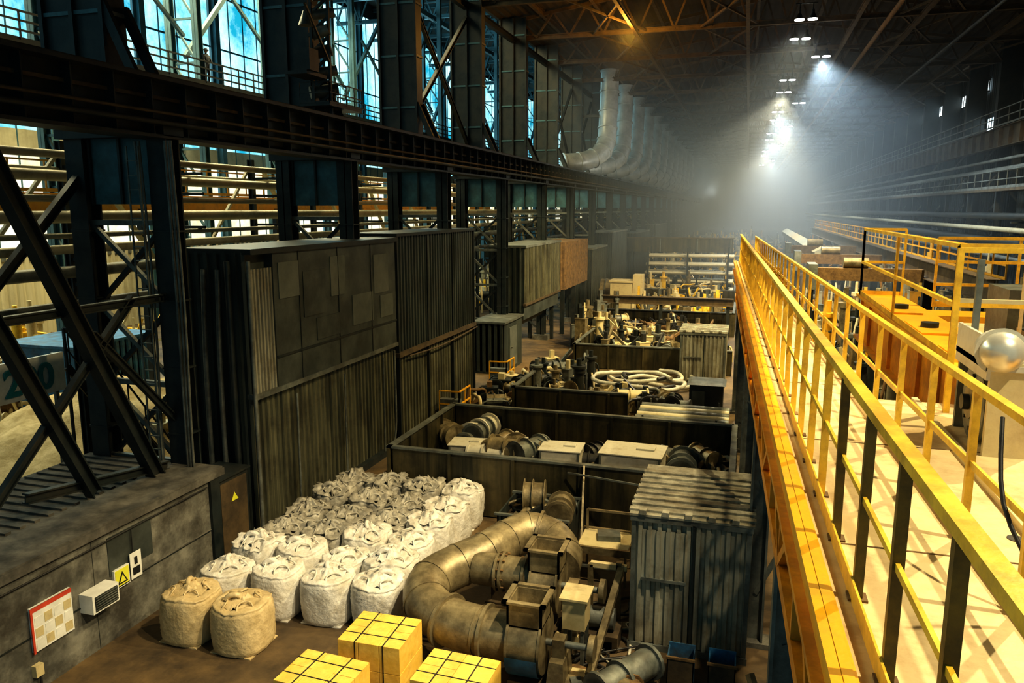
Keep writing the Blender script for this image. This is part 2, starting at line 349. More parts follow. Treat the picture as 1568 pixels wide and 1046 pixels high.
b.box(-12.6,-11.05,35.2,38.3,0,2.5,'corr_dark'); b.box(-12.7,-10.95,35.1,38.4,2.5,2.6,'steel_grey')
b.corr((-12.6,35.2,0),(1,0,0),1.55,.1,2.5,(0,-1,0),'corr_dark',.3,.04); b.box(-11.05,-11.0,36,37.2,.2,2.2,'panel2'); b.cyl((-11.0,36.2,1.2),(-10.9,36.2,1.2),.05,'steel_grey')
b.obj('steel_cabinet')
b=MB()
b.box(-13,-11.1,38.8,46.6,2.2,6,'panel'); b.corr((-11.05,38.8,0),(0,1,0),7.8,3.0,6,(1,0,0),'corr_yel',.3,.08)
b.corr((-13,38.75,0),(1,0,0),1.95,2.6,6,(0,-1,0),'corr_dark',.3,.06)
b.add([(-11.05,38.8,3),(-11.05,46.6,3),(-11.9,45.6,1.6),(-11.9,39.8,1.6)],[(0,1,2,3)],'corr_yel'); b.box(-13,-10.95,38.7,46.7,6,6.12,'steel_grey'); b.box(-11.1,-10.95,38.7,46.7,2.95,3.08,'steel_brown')
for y in(39,46.2): b.beam((-11.4,y,0),(-11.4,y,2.6),.2,.2,'steel_dark');b.beam((-12.8,y,0),(-12.8,y,2.6),.2,.2,'steel_dark')
b.obj('dust_hopper')
b=MB()
b.box(-13,-11.1,48,55.2,2.9,5.9,'rust'); b.corr((-11.05,48,0),(0,1,0),7.2,2.9,5.9,(1,0,0),'rust',.35,.08); b.corr((-13,47.95,0),(1,0,0),1.95,2.9,5.9,(0,-1,0),'rust',.3,.06)
for y in(48.2,51.6,55): b.beam((-11.2,y,0),(-11.2,y,2.9),.25,.25,'steel_dark');b.beam((-12.8,y,0),(-12.8,y,2.9),.2,.2,'steel_dark')
b.obj('rusty_hopper')
for y0,y1,h in((57,63,5),(66,74,6),(80,92,5.5),(98,112,6)):
    b=MB(); b.box(-12.9,-11.1,y0,y1,0,h,'panel'); b.corr((-11.05,y0,0),(0,1,0),y1-y0,.1,h,(1,0,0),'corr_dark',.4,.1); b.corr((-12.9,y0-.05,0),(1,0,0),1.8,.1,h,(0,-1,0),'corr_dark',.3,.06); b.box(-13,-10.9,y0-.1,y1+.1,h,h+.12,'steel_grey'); b.obj('corrugated_enclosure')
# ------------------------------------------------------------------ concrete shed
b=MB()
b.box(-14.6,-11.05,5.5,13.8,0,2.15,'concrete')
b.box(-14.7,-10.95,5.4,13.95,2.15,2.3,'roofing')
for i in range(28):
    y=5.5+i*.3; b.box(-14.6,-12.3,y,y+.12,2.3,2.34,'roofing')
b.box(-12.2,-11.0,5.4,13.95,2.3,2.33,'roofing'); b.box(-11.05,-10.98,13.5,13.8,0,2.15,'steel_dark')
b.box(-11.05,-11.03,5.5,13.8,.98,1.0,'steel_dark')
b.box(-11.05,-11.045,10.3,10.31,0,2.15,'steel_dark')
b.box(-11.05,-11.035,11.3,13.5,1.0,1.02,'roofing')
b.box(-11.05,-11.035,10.65,11.75,1.25,2.0,'panel')
b.tube([(-11.0,5.6,2.0),(-11.0,9,1.97),(-11.0,13.4,2.02)],.015,'black',6,3); b.tube([(-11.0,11.2,2.0),(-11.0,11.2,1.5)],.012,'black',6,1)
b.obj('equipment_shed')
def sx(y0,y1,z0,z1,name,fn):
    b=MB(); b.box(-11.05,-10.99,y0,y1,z0,z1,'white'); fn(b); return b.obj(name)
def f1(b):
    b.box(-11.0,-10.985,8.95,9.75,1.42,1.5,'red')
    for i in range(4):
        for j in range(3): b.box(-10.992,-10.984,9.0+i*.19,9.15+i*.19,.76+j*.2,.92+j*.2,'cream' if (i+j)%2 else 'white')
    b.box(-11.0,-10.98,8.93,8.97,.7,1.5,'red')
sx(8.95,9.75,.72,1.5,'notice_board',f1)
def f2(b):
    b.box(-10.995,-10.985,10.72,11.05,.98,1.32,'signyel')
    b.add([(-10.98,10.76,1.03),(-10.98,11.01,1.03),(-10.98,10.885,1.27)],[(0,1,2)],'black'); b.add([(-10.975,10.81,1.06),(-10.975,10.96,1.06),(-10.975,10.885,1.21)],[(0,1,2)],'signyel')
    b.box(-10.995,-10.985,11.1,11.38,.98,1.5,'white'); b.box(-10.985,-10.98,11.15,11.33,1.05,1.2,'black'); b.box(-10.985,-10.98,11.2,11.28,1.25,1.4,'black')
    b.box(-10.995,-10.985,10.72,11.05,.98,1.0,'black')
sx(10.7,11.07,.96,1.34,'warning_sign',f2)
b=MB(); b.box(-11.05,-10.75,9.95,10.55,.9,1.25,'white'); b.box(-10.75,-10.73,10.0,10.5,.94,1.21,'steel_dark')
for i in range(6): b.box(-10.74,-10.72,10.0,10.5,.96+i*.045,.975+i*.045,'steel_grey')
b.obj('air_conditioner')
b=MB(); b.box(-11.05,-10.95,8.9,9.05,.3,.5,'cream'); b.tube([(-10.98,9.0,.3),(-10.98,9.0,.02)],.02,'black',6,1); b.obj('junction_box')
b=MB(); b.box(-12.0,-11.2,13.98,15.1,0,1.9,'steel_dark'); b.box(-11.2,-11.17,14.05,15,.1,1.8,'steel_brown'); b.add([(-11.16,14.4,1.3),(-11.16,14.65,1.3),(-11.16,14.52,1.5)],[(0,1,2)],'signyel'); b.box(-12.05,-11.15,13.96,15.15,1.9,1.95,'steel_dark'); b.obj('electrical_cabinet')
# ------------------------------------------------------------------ bulk bags
def bag(seed,k,ridge=False,rough=1.0):
    r=random.Random(seed); b=MB(); n=44; vs=[]; fs=[]
    prof=[(0,.43),(.03,.47),(.10,.495),(.25,.505),(.4,.51),(.55,.51),(.68,.505),(.80,.49),(.87,.45),(.895,.37),(.875,.28),(.88,.2),(.93,.13),(.97,.10)]
    ph=[r.uniform(0,6.28) for _ in range(12)]; Z=[]
    for a,c in zip(prof,prof[1:]):
        m_=4 if ridge else 3
        for j in range(m_): Z.append((a[0]+(c[0]-a[0])*j/m_,a[1]+(c[1]-a[1])*j/m_))
    Z.append(prof[-1])
    for i,(z,rad) in enumerate(Z):
        for j in range(n):
            t=2*math.pi*j/n; c,s=math.cos(t),math.sin(t); e=(2.6 if ridge else 3.4) if z<.88 else 2.2
            sq=(abs(c)**e+abs(s)**e)**(-1/e)
            f=.35 if ridge else 1.0*rough
            w=f*(.014*math.sin(5*t+ph[0]+z*6)+.014*abs(math.sin(7*t+ph[1]-z*9))+.012*math.sin(15*t+ph[2]+z*14)+.010*math.sin(19*t+ph[7]-z*25))
            if ridge and z<.8: w+=.010*(i%2)
            if z>.85: w=w*2.4+.05*abs(math.sin(9*t+ph[8]))*rough
            rr=rad*sq*(1+w*1.5)
            zz=z+(.05*math.sin(2*t+ph[3])+.03*math.sin(5*t+ph[4])+.02*rough*math.sin(11*t+ph[9]))*(z/.9)**5*(.5 if ridge else 1)
            vs.append((rr*c+.03*z*math.sin(ph[5]),rr*s+.03*z*math.cos(ph[5]),zz))
    m_=len(Z)
    for i in range(m_-1):
        for j in range(n): fs.append((i*n+j,i*n+(j+1)%n,(i+1)*n+(j+1)%n,(i+1)*n+j))
    fs.append(tuple((m_-1)*n+j for j in range(n))); fs.append(tuple(range(n))[::-1])
    b.add(vs,fs,k,True)
    for a in range(4):
        t=math.pi/4+a*math.pi/2; x,y=.4*math.cos(t),.4*math.sin(t); tx,ty=-math.sin(t),math.cos(t); l=.12+r.random()*.06
        b.tube([(x-tx*l,y-ty*l,.82),(x*.75-tx*l*.8,y*.75-ty*l*.8,.94),(x*.6,y*.6,.93+r.random()*.05),(x*.75+tx*l*.8,y*.75+ty*l*.8,.94),(x+tx*l,y+ty*l,.82)],.018,k,6,3)
    b.tube([(0,0,.93),(.04,.05,1.0),(.16,.1,1.0),(.24,.13,.93)],.05,k,8,3)
    m2=9; vs=[]; 
    for i in range(m2):
        for j in range(m2):
            x=-.34+.68*i/(m2-1); y=-.34+.68*j/(m2-1); vs.append((x,y,.93+.05*rough*math.sin(i*2.3+ph[6])*math.cos(j*2.1+ph[7])+.03*math.sin(i*4.1+j*3.3)-.10*(x*x+y*y)/.11*.5))
    b.add(vs,[(i*m2+j,(i+1)*m2+j,(i+1)*m2+j+1,i*m2+j+1) for i in range(m2-1) for j in range(m2-1)],k,True)
    b.box(-.42,.42,-.42,.42,0,.02,k)
    return b
vars_=[bag(1,'bag_tan',True,.6),bag(2,'bag',True,.7),bag(3,'bag'),bag(4,'bag_grey',False,1.4),bag(5,'bag_grey',False,1.6),bag(6,'bag',False,1.3)]
first={}
rb=random.Random(11)
def place_bag(v,x,y):
    sc=rb.uniform(.96,1.03); h=rb.uniform(.98,1.12)
    if v not in first: first[v]=vars_[v].obj('bulk_bag',loc=(x,y,0)); o=first[v]
    else: o=inst(first[v],(x,y,0))
    o.rotation_euler[2]=rb.choice((0,math.pi/2,math.pi))+rb.uniform(-.15,.15); o.scale=(sc,sc,h)
for x in(-9.75,-8.6): place_bag(0,x,11.2)
for i,x in enumerate((-9.75,-8.68,-7.6,-6.55)): place_bag(1,x,12.35+.12*i)
for r_ in range(5):
    y=13.5+r_*1.04
    for i,x in enumerate((-9.8,-8.77,-7.72,-6.68)):
        v=[5,1,1,2][i] if r_==0 else ([4,3,2,1][i] if r_==1 else [4,3,4,5][i] if r_==2 else [3,4,3,[2,5][r_%2]][i])
        place_bag(v,x,y+rb.uniform(-.05,.05))
# ------------------------------------------------------------------ cartons on pallets
def carton(x,y,w,d,h,rz,nx=3,layers=2):
    b=MB()
    for i in(-1,0,1): b.rbox((0,i*d*.4,0),(w,.1,.1),0,'wood')
    for i in range(6): b.rbox((-w/2+w*(i+.5)/6,0,.1),(w/7.5,d,.03),0,'wood')
    for l in range(layers):
        for i in range(nx):
            for j in range(1+(l+i)%2):
                q=1+(l+i)%2
                b.rbox((-w/2+w*(i+.5)/nx,-d/2+d*(j+.5)/q,.13+l*(h/layers)),(w/nx-.008,d/q-.008,h/layers-.008),0,'box')
    for i in range(2): b.beam((-w*.5-.005,-d*.22+i*d*.45,.13+h*.995),(w*.5+.005,-d*.22+i*d*.45,.13+h*.995),.02,.008,'black')
    for i in range(2):
        x_=-w*.22+i*w*.45; b.box(x_-.01,x_+.01,-d/2-.006,d/2+.006,.14,.13+h+.002,'black')
    o=b.obj('carton_pallet',bevel=.012,loc=(x,y,0)); o.rotation_euler[2]=rz
carton(-5.55,10.75,1.1,.95,.95,.02); carton(-5.95,9.55,1.15,.9,.85,-.05); carton(-3.95,10.1,1.15,.9,.9,-.03,2)
# ------------------------------------------------------------------ centrifugal fans + duct
b=MB()
P,T=b.tube([(-3.5,11.6,.8),(-4.1,11.62,.8),(-4.75,11.75,.82),(-5.3,12.1,.9),(-5.45,12.7,1.0),(-5.1,13.3,1.1),(-4.7,13.75,1.2),(-4.45,14.3,1.25),(-4.1,14.75,1.3),(-3.6,14.75,1.2),(-3.3,14.4,1.05),(-3.25,13.9,1.0)],.42,'duct',24,5)
for i in range(0,len(P),5): b.cyl(P[i]-T[i]*.015,P[i]+T[i]*.015,.436,'duct',24)
for i in(4,10,42): 
    if i<len(P): b.cyl(P[i]-T[i]*.03,P[i]+T[i]*.03,.49,'duct',24)
b.cyl((-4.75,13.3,1.1),(-3.6,13.25,1.1),.32,'duct',24)
for x in(-4.3,-4.2,-3.75): b.cyl((x,13.27,1.1),(x+.05,13.27,1.1),.38,'duct',24)
for i in range(12):
    t=i*math.pi/6; b.cyl((-4.27,13.27+.35*math.cos(t),1.1+.35*math.sin(t)),(-4.1,13.27+.35*math.cos(t),1.1+.35*math.sin(t)),.018,'rust',6)
for x,y,z in((-4.2,11.62,.45),(-5.35,12.4,.55),(-4.5,14.1,.85)): b.box(x-.2,x+.2,y-.05,y+.05,0,z,'steel_brown'); b.box(x-.3,x+.3,y-.15,y+.15,0,.04,'steel_brown')
b.obj('ventilation_duct_elbow')
def fan(x,y,z,R,w,kk):
    b=MB()
    n=40; pts=[]
    for i in range(n):
        t=i/n*2*math.pi; rr=R*(1+.18*(i/n)); pts.append((rr*math.cos(t+1.57),rr*math.sin(t+1.57)))
    vs=[(x-w/2,y+p[0],z+p[1]) for p in pts]+[(x+w/2,y+p[0],z+p[1]) for p in pts]
    b.add(vs,[(i,(i+1)%n,n+(i+1)%n,n+i) for i in range(n)],kk,True); b.add(vs[:n],[tuple(range(n))],kk); b.add(vs[n:],[tuple(range(n))[::-1]],kk)
    for xx in(x-w/2,x+w/2): b.cyl((xx-.02,y,z),(xx+.02,y,z),R*1.08,kk,32)
    o=.3
    b.box(x-o,x+o,y-.05-o,y-.05-o+.04,z+R*.6,z+R+.3,kk); b.box(x-o,x+o,y-.05+o-.04,y-.05+o,z+R*.6,z+R+.3,kk)
    b.box(x-o,x-o+.04,y-.05-o,y-.05+o,z+R*.6,z+R+.3,kk); b.box(x+o-.04,x+o,y-.05-o,y-.05+o,z+R*.6,z+R+.3,kk)
    zt=z+R+.3; q=o+.07
    b.box(x-q,x+q,y-.05-q,y-.05-o+.02,zt,zt+.04,kk); b.box(x-q,x+q,y-.05+o-.02,y-.05+q,zt,zt+.04,kk); b.box(x-q,x-o+.02,y-.05-q,y-.05+q,zt,zt+.04,kk); b.box(x+o-.02,x+q,y-.05-q,y-.05+q,zt,zt+.04,kk)
    b.box(x-o,x+o,y-.05-o,y-.05+o,z+R*.75,z+R*.8,'black')  # black plate imitates the shaded inside of the open outlet
    b.cyl((x+w/2,y,z),(x+w/2+.75,y,z),.06,'steel_grey'); b.box(x+w/2+.15,x+w/2+.35,y-.12,y+.12,z-.25,z+.12,'duct')
    b.cyl((x+w/2+.75,y,z),(x+w/2+.85,y,z),.22,'duct',20)
    for s_ in(-.3,.3): b.beam((x-w/2,y+s_,.1),(x+1.3,y+s_,.1),.1,.2,'cream'); 
    b.box(x+w/2+.1,x+w/2+.4,y-.35,y+.35,.2,z-.2,'duct',.8)
    b.box(x-w/2,x+w/2,y-.4,y+.4,0,.25,'steel_brown')
    return b
b=fan(-3.2,11.6,.82,.5,.55,'duct')
n=20; vs=[]
for xx in(-3.47,-2.93):
    for i in range(n+1):
        t=math.pi*1.02+i/n*math.pi*.92; vs.append((xx,11.6+.60*math.cos(t),.82+.60*math.sin(t)))
b.add(vs,[(i,i+1,n+2+i,n+1+i) for i in range(n)],'blue',True)
b.obj('centrifugal_fan')
b=fan(-3.3,13.25,1.0,.48,.5,'duct'); b.obj('centrifugal_fan')
b=MB()
b.box(-2.75,-2.35,12.1,12.6,.8,1.35,'cream'); b.box(-2.8,-2.3,12.05,12.65,1.35,1.39,'cream')
for x,y in((-2.7,12.15),(-2.4,12.15),(-2.7,12.55),(-2.4,12.55)): b.beam((x,y,0),(x,y,.8),.06,.06,'steel_grey')
b.beam((-2.2,11.2,.1),(-2.0,13.9,1.2),.12,.12,'duct'); b.beam((-2.05,13.9,0),(-2.05,13.9,1.3),.1,.1,'duct'); b.beam((-2.6,13.9,1.2),(-1.9,13.9,1.2),.1,.1,'cream'); b.beam((-2.6,13.9,0),(-2.6,13.9,1.2),.1,.1,'duct')
b.cyl((-2.5,13.2,.5),(-2.0,13.2,.5),.2,'steel_grey',16); b.box(-2.6,-1.9,12.9,13.5,.0,.3,'steel_brown')
b.beam((-2.2,11.2,0),(-2.2,11.2,.3),.1,.1,'cream')
b.obj('motor_frame')
# ------------------------------------------------------------------ pit enclosures
def pit(x0,x1,y0,y1,h,sides='nbl',name='steel_pit_enclosure'):
    b=MB(); t=.06
    def wy(y,front=True):
        b.box(x0,x1,y,y+t,0,h,'pitwall'); b.box(x0-.03,x1,y-.05,y+t+.05,h,h+.06,'steel_grey')
        x=x0
        while x<x1: b.box(x,x+.07,y-.1,y,0,h,'pitwall'); b.box(x,x+.07,y+t,y+t+.06,0,h,'pitwall'); x+=1.75
    def wx(x):
        b.box(x,x+t,y0,y1,0,h,'pitwall'); b.box(x-.05,x+t+.05,y0-.05,y1+.05,h,h+.06,'steel_grey')
        y=y0
        while y<y1: b.box(x+t,x+t+.07,y,y+.06,0,h,'pitwall'); y+=1.2
    if 'n' in sides: wy(y0)
    if 'b' in sides: wy(y1)
    if 'l' in sides: wx(x0)
    if 'r' in sides: wx(x1)
    b.box(x0,x1,y0,y1,0,.03,'floor')
    return b.obj(name)
pit(-9,-.1,18.2,23,1.65,'nblr')
pit(-7.9,-3.7,26.2,29,1.6,'nl'); pit(-8.2,-.4,38,43.5,1.2,'nl'); pit(-9,-.6,50,56,1.5,'nlr'); pit(-9,-.8,64,70,1.5,'nr')
b=MB(); b.box(-8.9,-.2,19.7,22.9,.03,.6,'steel_brown')
for i in range(9): b.box(-8.9+i*.96,-8.84+i*.96,19.64,19.7,.03,.6,'steel_grey')
b.obj('pit_platform')
def crate(x,y,w,d,h,rz,k='offwhite',name='equipment_box',z=.6):
    b=MB(); b.rbox((0,0,.08),(w,d,h-.08),0,k); b.rbox((0,0,h),(w+.06,d+.06,.04),0,k)
    for i in(-1,1):
        b.rbox((i*w*.35,0,0),(.1,d,.08),0,'steel_dark'); b.rbox((i*(w/2-.04),-d/2-.012,.08),(.06,.02,h-.1),0,'steel_grey')
    b.rbox((0,-d/2-.012,h*.5),(w*.5,.02,.05),0,'steel_grey'); b.rbox((w*.2,d*.1,h+.04),(w*.3,d*.3,.05),0,k)
    o=b.obj(name,bevel=.01,loc=(x,y,z)); o.rotation_euler[2]=rz
crate(-4.75,20.6,1.15,.9,.72,.05); crate(-2.75,20.8,1.7,1.2,.75,-.04); crate(-7.7,20.9,1.0,.8,.5,.1)
def clutter(name,cx,cy,w,d,h,n,seed,ks,z0=0.0,base=True):
    r=random.Random(seed); b=MB()
    if base: b.box(cx-w/2,cx+w/2,cy-d/2,cy+d/2,z0,z0+.08,ks[0] if ks[0]!='cream' else 'duct')
    for i in range(n):
        x=cx+r.uniform(-.45,.45)*w; y=cy+r.uniform(-.45,.45)*d; k=r.choice(ks); t=r.random(); s=r.uniform(.25,1)*h; a=r.uniform(0,3.14)
        if t<.22:
            q=.2+.35*r.random(); b.rbox((x,y,z0),(q*1.5,q,s*.7),a,k); b.rbox((x,y,z0+s*.7),(q*1.6,q*1.1,.04),a,k); b.rbox((x,y,z0+s*.7),(q*.5,q*.5,s*.25),a,r.choice(ks))
        elif t<.5:
            q=.12+.22*r.random(); l=.5+r.random()*.9; dx,dy=math.cos(a)*l/2,math.sin(a)*l/2; z=z0+q+s*.3
            b.cyl((x-dx,y-dy,z),(x+dx,y+dy,z),q,k,14)
            for f in(-1,-.2,.9): b.cyl((x+dx*f,y+dy*f,z),(x+dx*(f+.1),y+dy*(f+.1),z),q*1.25,k,14)
            b.rbox((x,y,z0),(l*.6,q,z-z0-q*.5),a,k)
        elif t<.62:
            q=.1+.15*r.random(); b.cyl((x,y,z0),(x,y,z0+s*.8),q,k,12); b.cyl((x,y,z0+s*.8),(x,y,z0+s*.85),q*1.5,k,12); b.cyl((x,y,z0+s*.85),(x,y,z0+s),q*.5,k,10)
        elif t<.85:
            l=.6+r.random()*w*.35; dx,dy=math.cos(a)*l/2,math.sin(a)*l/2; z=z0+.1+s*.5
            b.tube([(x-dx,y-dy,z0+.05),(x-dx*.8,y-dy*.8,z),(x,y,z+.1*r.random()),(x+dx*.8,y+dy*.8,z),(x+dx,y+dy,z0+.1)],.03+.05*r.random(),k,8,3)
        else:
            l=.6+r.random()*w*.4; dx,dy=math.cos(a)*l/2,math.sin(a)*l/2
            b.beam((x-dx,y-dy,z0+.1),(x+dx,y+dy,z0+.1+s*.8),.08,.14,k)
    return b.obj(name)
SD='steel_dark'
clutter('pump_parts',-6.3,20.9,1.7,1.3,.8,24,1,['duct','offwhite','steel_grey'],.6); clutter('scrap_machinery',-1.0,21.2,1.4,1.8,.9,16,2,['steel_grey','duct','black'],.6)
clutter('pump_parts',-8.2,22.1,1.2,1.0,.7,10,3,['duct','offwhite','steel_grey'],.6); clutter('pump_parts',-3.75,21.3,.8,1.2,.7,8,4,['duct','black','steel_grey'],.6)
b=MB(); b.corr((-5.3,16.3,0),(1,0,0),1.7,0,.95,(0,-1,0),'corr_dark',.12,.03); b.corr((-5.3,17.7,0),(1,0,0),1.7,0,.95,(0,1,0),'corr_dark',.12,.03)
b.box(-5.3,-5.26,16.3,17.7,0,.95,'corr_dark'); b.box(-3.64,-3.6,16.3,17.7,0,.95,'corr_dark'); b.box(-5.35,-3.55,16.22,16.3,.95,1.0,'steel_grey'); b.box(-5.35,-3.55,17.7,17.78,.95,1.0,'steel_grey'); b.box(-5.26,-3.64,16.33,17.67,0,.7,'steel_brown')
b.obj('scrap_bin')
clutter('scrap_machinery',-4.4,17.0,1.3,1.1,.4,16,5,['duct',SD,'steel_grey'],.7)
b=MB()
b.box(-3.2,-2.1,15.4,16.4,.75,.83,'cream'); b.box(-3.25,-2.05,15.35,15.42,.7,.86,'duct'); b.box(-3.25,-2.05,16.38,16.45,.7,.86,'duct')
for x in(-3.15,-2.15):
    for y in(15.45,16.35): b.beam((x,y,0),(x,y,1.3 if y>16 else .75),.05,.05,'duct')
b.beam((-3.15,16.35,1.3),(-2.15,16.35,1.3),.05,.05,'duct'); b.beam((-3.2,15.4,.4),(-2.1,15.4,.4),.05,.05,'steel_grey'); b.rbox((-2.6,16.0,.83),(.5,.4,.12),.2,'steel_grey')
b.obj('work_platform')
b=MB(); b.beam((-4.0,18.05,1.5),(-1.75,16.8,1.8),.04,.04,'steel_grey'); b.beam((-3.6,18.1,1.7),(-3.4,16.9,.05),.05,.05,'duct'); b.beam((-1.75,16.85,0),(-1.75,16.85,1.85),.05,.05,'steel_grey'); b.obj('pipe_prop')
# cables & hoses lying near the fans
b=MB(); rc=random.Random(21)
for i in range(9):
    x0=rc.uniform(-3.0,-1.9); y0_=rc.uniform(10.6,13); pts=[]
    for j in range(6): pts.append((x0+rc.uniform(-.5,.5)+j*.12,y0_+j*.45+rc.uniform(-.2,.2),.03+.02*(i%3)))
    b.tube(pts,.018+.01*(i%2),'black' if i%3 else 'hose',6,4)
b.obj('cable_tangle')
clutter('loose_fittings',-2.0,11.4,1.2,1.2,.35,14,22,['steel_grey','rust','duct','black'],0,False)
clutter('loose_fittings',-6.2,24.9,1.0,1.2,.6,10,23,['steel_grey','rust','duct'],0,False)
def container(x0,x1,y0,y1,h,k,name='corrugated_container'):
    b=MB(); b.box(x0+.06,x1-.06,y0+.06,y1-.06,.1,h-.05,'panel')
    b.corr((x0,y0,0),(1,0,0),x1-x0,.12,h-.1,(0,-1,0),k,.17,.045); b.corr((x0,y0,0),(0,1,0),y1-y0,.12,h-.1,(-1,0,0),k,.2,.05); b.corr((x1,y0,0),(0,1,0),y1-y0,.12,h-.1,(1,0,0),k,.2,.05); b.corr((x0,y1,0),(1,0,0),x1-x0,.12,h-.1,(0,1,0),k,.2,.05)
    for x in(x0,x1):
        for y in(y0,y1): b.box(x-.04,x+.04,y-.04,y+.04,0,h,'steel_grey')
    for z in(.0,h-.12): b.box(x0-.06,x1+.06,y0-.07,y0-.02,z,z+.12,'steel_grey'); b.box(x0-.07,x0-.02,y0-.06,y1+.06,z,z+.12,'steel_grey')
    b.box(x0-.08,x1+.08,y0-.08,y1+.08,h-.02,h+.02,k)
    n=int((y1-y0)/.3)
    for i in range(n): y=y0+.05+i*.3; b.box(x0-.1,x1+.1,y,y+.14,h+.02,h+.06,k)
    for i in range(5): 
        x=x0+.1+(x1-x0)*i/5; b.box(x,x+.12,y0-.1,y0+.05,h+.02,h+.1,k)
    b.box(x0+(x1-x0)*.52,x0+(x1-x0)*.54,y0-.07,y0-.04,.1,h-.1,'steel_dark')
    b.corr((x0+(x1-x0)*.08,y0-.05,0),(1,0,0),(x1-x0)*.40,h*.55,h*.9,(0,-1,0),k,.17,.04)
    b.box(x0+(x1-x0)*.08,x0+(x1-x0)*.48,y0-.1,y0-.05,h*.53,h*.55,'steel_grey')
    return b.obj(name)
container(-1.7,.3,13.25,15.9,2.6,'corr_grey'); container(-2.65,-.7,35.4,37.9,2.5,'corr_grey')
b=MB(); b.box(-1.9,-.6,30.6,31.8,0,1.15,'steel_dark'); b.box(-2.0,-.5,30.5,31.9,1.15,1.22,'steel_grey',.8); b.box(-1.8,-1.3,30.56,30.6,.3,.9,'panel2'); b.obj('transformer_cabinet')
for x,kk in((-.72,'orange'),(-.05,'rust')):
    b=MB(); b.box(x-.22,x+.22,12.1,12.5,0,.04,'steel_dark')
    for a in(-.22,.2): b.box(x+a,x+a+.02,12.1,12.5,0,.6,'blue')
    b.box(x-.22,x+.22,12.1,12.12,0,.6,'steel_brown'); b.box(x-.22,x+.22,12.48,12.5,0,.65,'blue'); b.box(x-.2,x+.2,12.12,12.48,.04,.35,kk); b.box(x-.24,x+.24,12.08,12.12,.57,.61,'rust'); b.obj('waste_bin')
for y in(26.5,32.5):
    b=MB()
    for i in range(4): b.box(-10.9,-10.1,y+i*.28,y+.28+i*.28,.0,.22*(4-i),'steel_grey')
    b.railing([(-10.1,y,.2),(-10.1,y+1.2,.2)],1.0,.6,.025,'yellow',(.5,),0); b.railing([(-10.9,y,.2),(-10.1,y,.2)],1.0,.8,.025,'yellow',(.5,),0); b.obj('access_steps')
clutter('pipe_fittings',-9.5,30,1.8,4.8,1.3,40,8,['steel_grey','duct','rust',SD,'cream'],0,False)
clutter('pipe_fittings',-9.7,24.5,1.2,2.6,.8,18,9,['steel_grey','duct','rust',SD],0,False)
b=MB()
for i in range(5):
    for j in range(2): b.cyl((-3.5,26.6+i*.45+j*.2,.25+j*.38),(-.3,26.6+i*.45+j*.2,.25+j*.38),.17,'steel_grey' if (i+j)%2 else 'pipe_pale',12)
for x in(-3.2,-.7): b.box(x-.06,x+.06,26.3,28.9,0,.08,'wood'); b.beam((x,26.35,0),(x,26.35,.9),.06,.06,'steel_grey'); b.beam((x,28.85,0),(x,28.85,.9),.06,.06,'steel_grey')
b.obj('pipe_stack')
b=MB(); rh=random.Random(4)
for i in range(11):
    pts=[]; cx=-4.4+rh.uniform(-1,1.0); cy=34.0+rh.uniform(-1.4,1.2); R=.6+rh.random()*.8
    for j in range(9): t=j/8*math.pi*1.5+i*1.3; pts.append((cx+R*1.3*math.cos(t),cy+R*math.sin(t)*(1+.2*math.sin(j)),.12+i*.06+.05*math.sin(j*2)))
    b.tube(pts,.09,'hose' if i%3 else 'black',10,4)
b.obj('hose_coil')
clutter('pump_machinery',-7.6,32.8,3.0,4.5,1.9,80,12,['duct',SD,'cream','steel_grey',SD],0,False)
clutter('pump_machinery',-6.6,27.6,2.2,2.0,1.7,26,112,['duct',SD,'steel_grey','cream'],0,False)
clutter('scrap_machinery',-3.9,30.5,3.6,2.2,1.2,40,113,['duct',SD,'cream','steel_grey','black'],0,False)
clutter('motor_stockpile',-4.5,46.5,6,5,2.0,110,13,['black','cream','duct',SD,'black','rust'],0,False)
clutter('valve_machinery',-8.6,46,2.0,7,3.0,60,14,['cream','steel_grey','duct',SD],0,False)
clutter('scrap_machinery',-2,41,2.4,3.2,1.8,40,15,[SD,'duct','cream','black'],0,False)
clutter('steel_offcuts',-5.4,40.7,4.4,4,2.0,80,16,['cream','duct','steel_grey',SD,'black'],0,False)
clutter('rolled_stock',-4.6,53,7,4.5,2.8,110,17,['cream','yellow_pale','duct','steel_grey',SD],0,False)
clutter('rolled_stock',-4.2,60,6,5,2.6,110,18,['cream','yellow_pale','pipe_pale','steel_grey',SD],0,False)
clutter('spare_parts_yard',-5,67,7.5,4.5,3.0,90,19,['cream','yellow_pale','duct',SD],0,False)
for i,y in enumerate(range(82,180,8)): clutter('spare_parts_yard',-5,y,11,6,3.6+.5*(i%3),80,30+i,['cream','yellow_pale','duct',SD,'steel_grey'],0,False)
b=MB(); b.cyl((-11,61,1.4),(-8.2,61,1.4),1.1,'duct',24)
for x in(-10.6,-9.4,-8.4): b.cyl((x,61,1.4),(x+.1,61,1.4),1.16,'steel_grey',24); b.box(x-.1,x+.2,60.2,61.8,0,.6,'steel_brown')
b.obj('storage_tank')
b=MB(); b.box(-9.6,-8.0,57,58.6,0,2.6,'cream'); b.box(-9.7,-7.9,56.9,58.7,2.6,2.75,'cream'); b.box(-9.3,-8.9,56.95,57,.1,2,'duct'); b.box(-8.0,-7.2,57.2,58.4,0,3.2,'cream',.9); b.obj('control_booth',bevel=.02)
b=MB()
b.box(-11.9,-1.2,76,76.3,3.9,5.2,'pitwall'); b.box(-12,-1.1,75.9,76.4,5.2,5.3,'steel_brown')
for x in(-11.7,-8,-4.5,-1.4): b.ibeam((x,76.15,0),(x,76.15,3.9),.4,.4,'steel_dark'); b.box(x-.05,x+.05,75.9,76,3.9,5.2,'steel_grey')
b.obj('cross_girder')
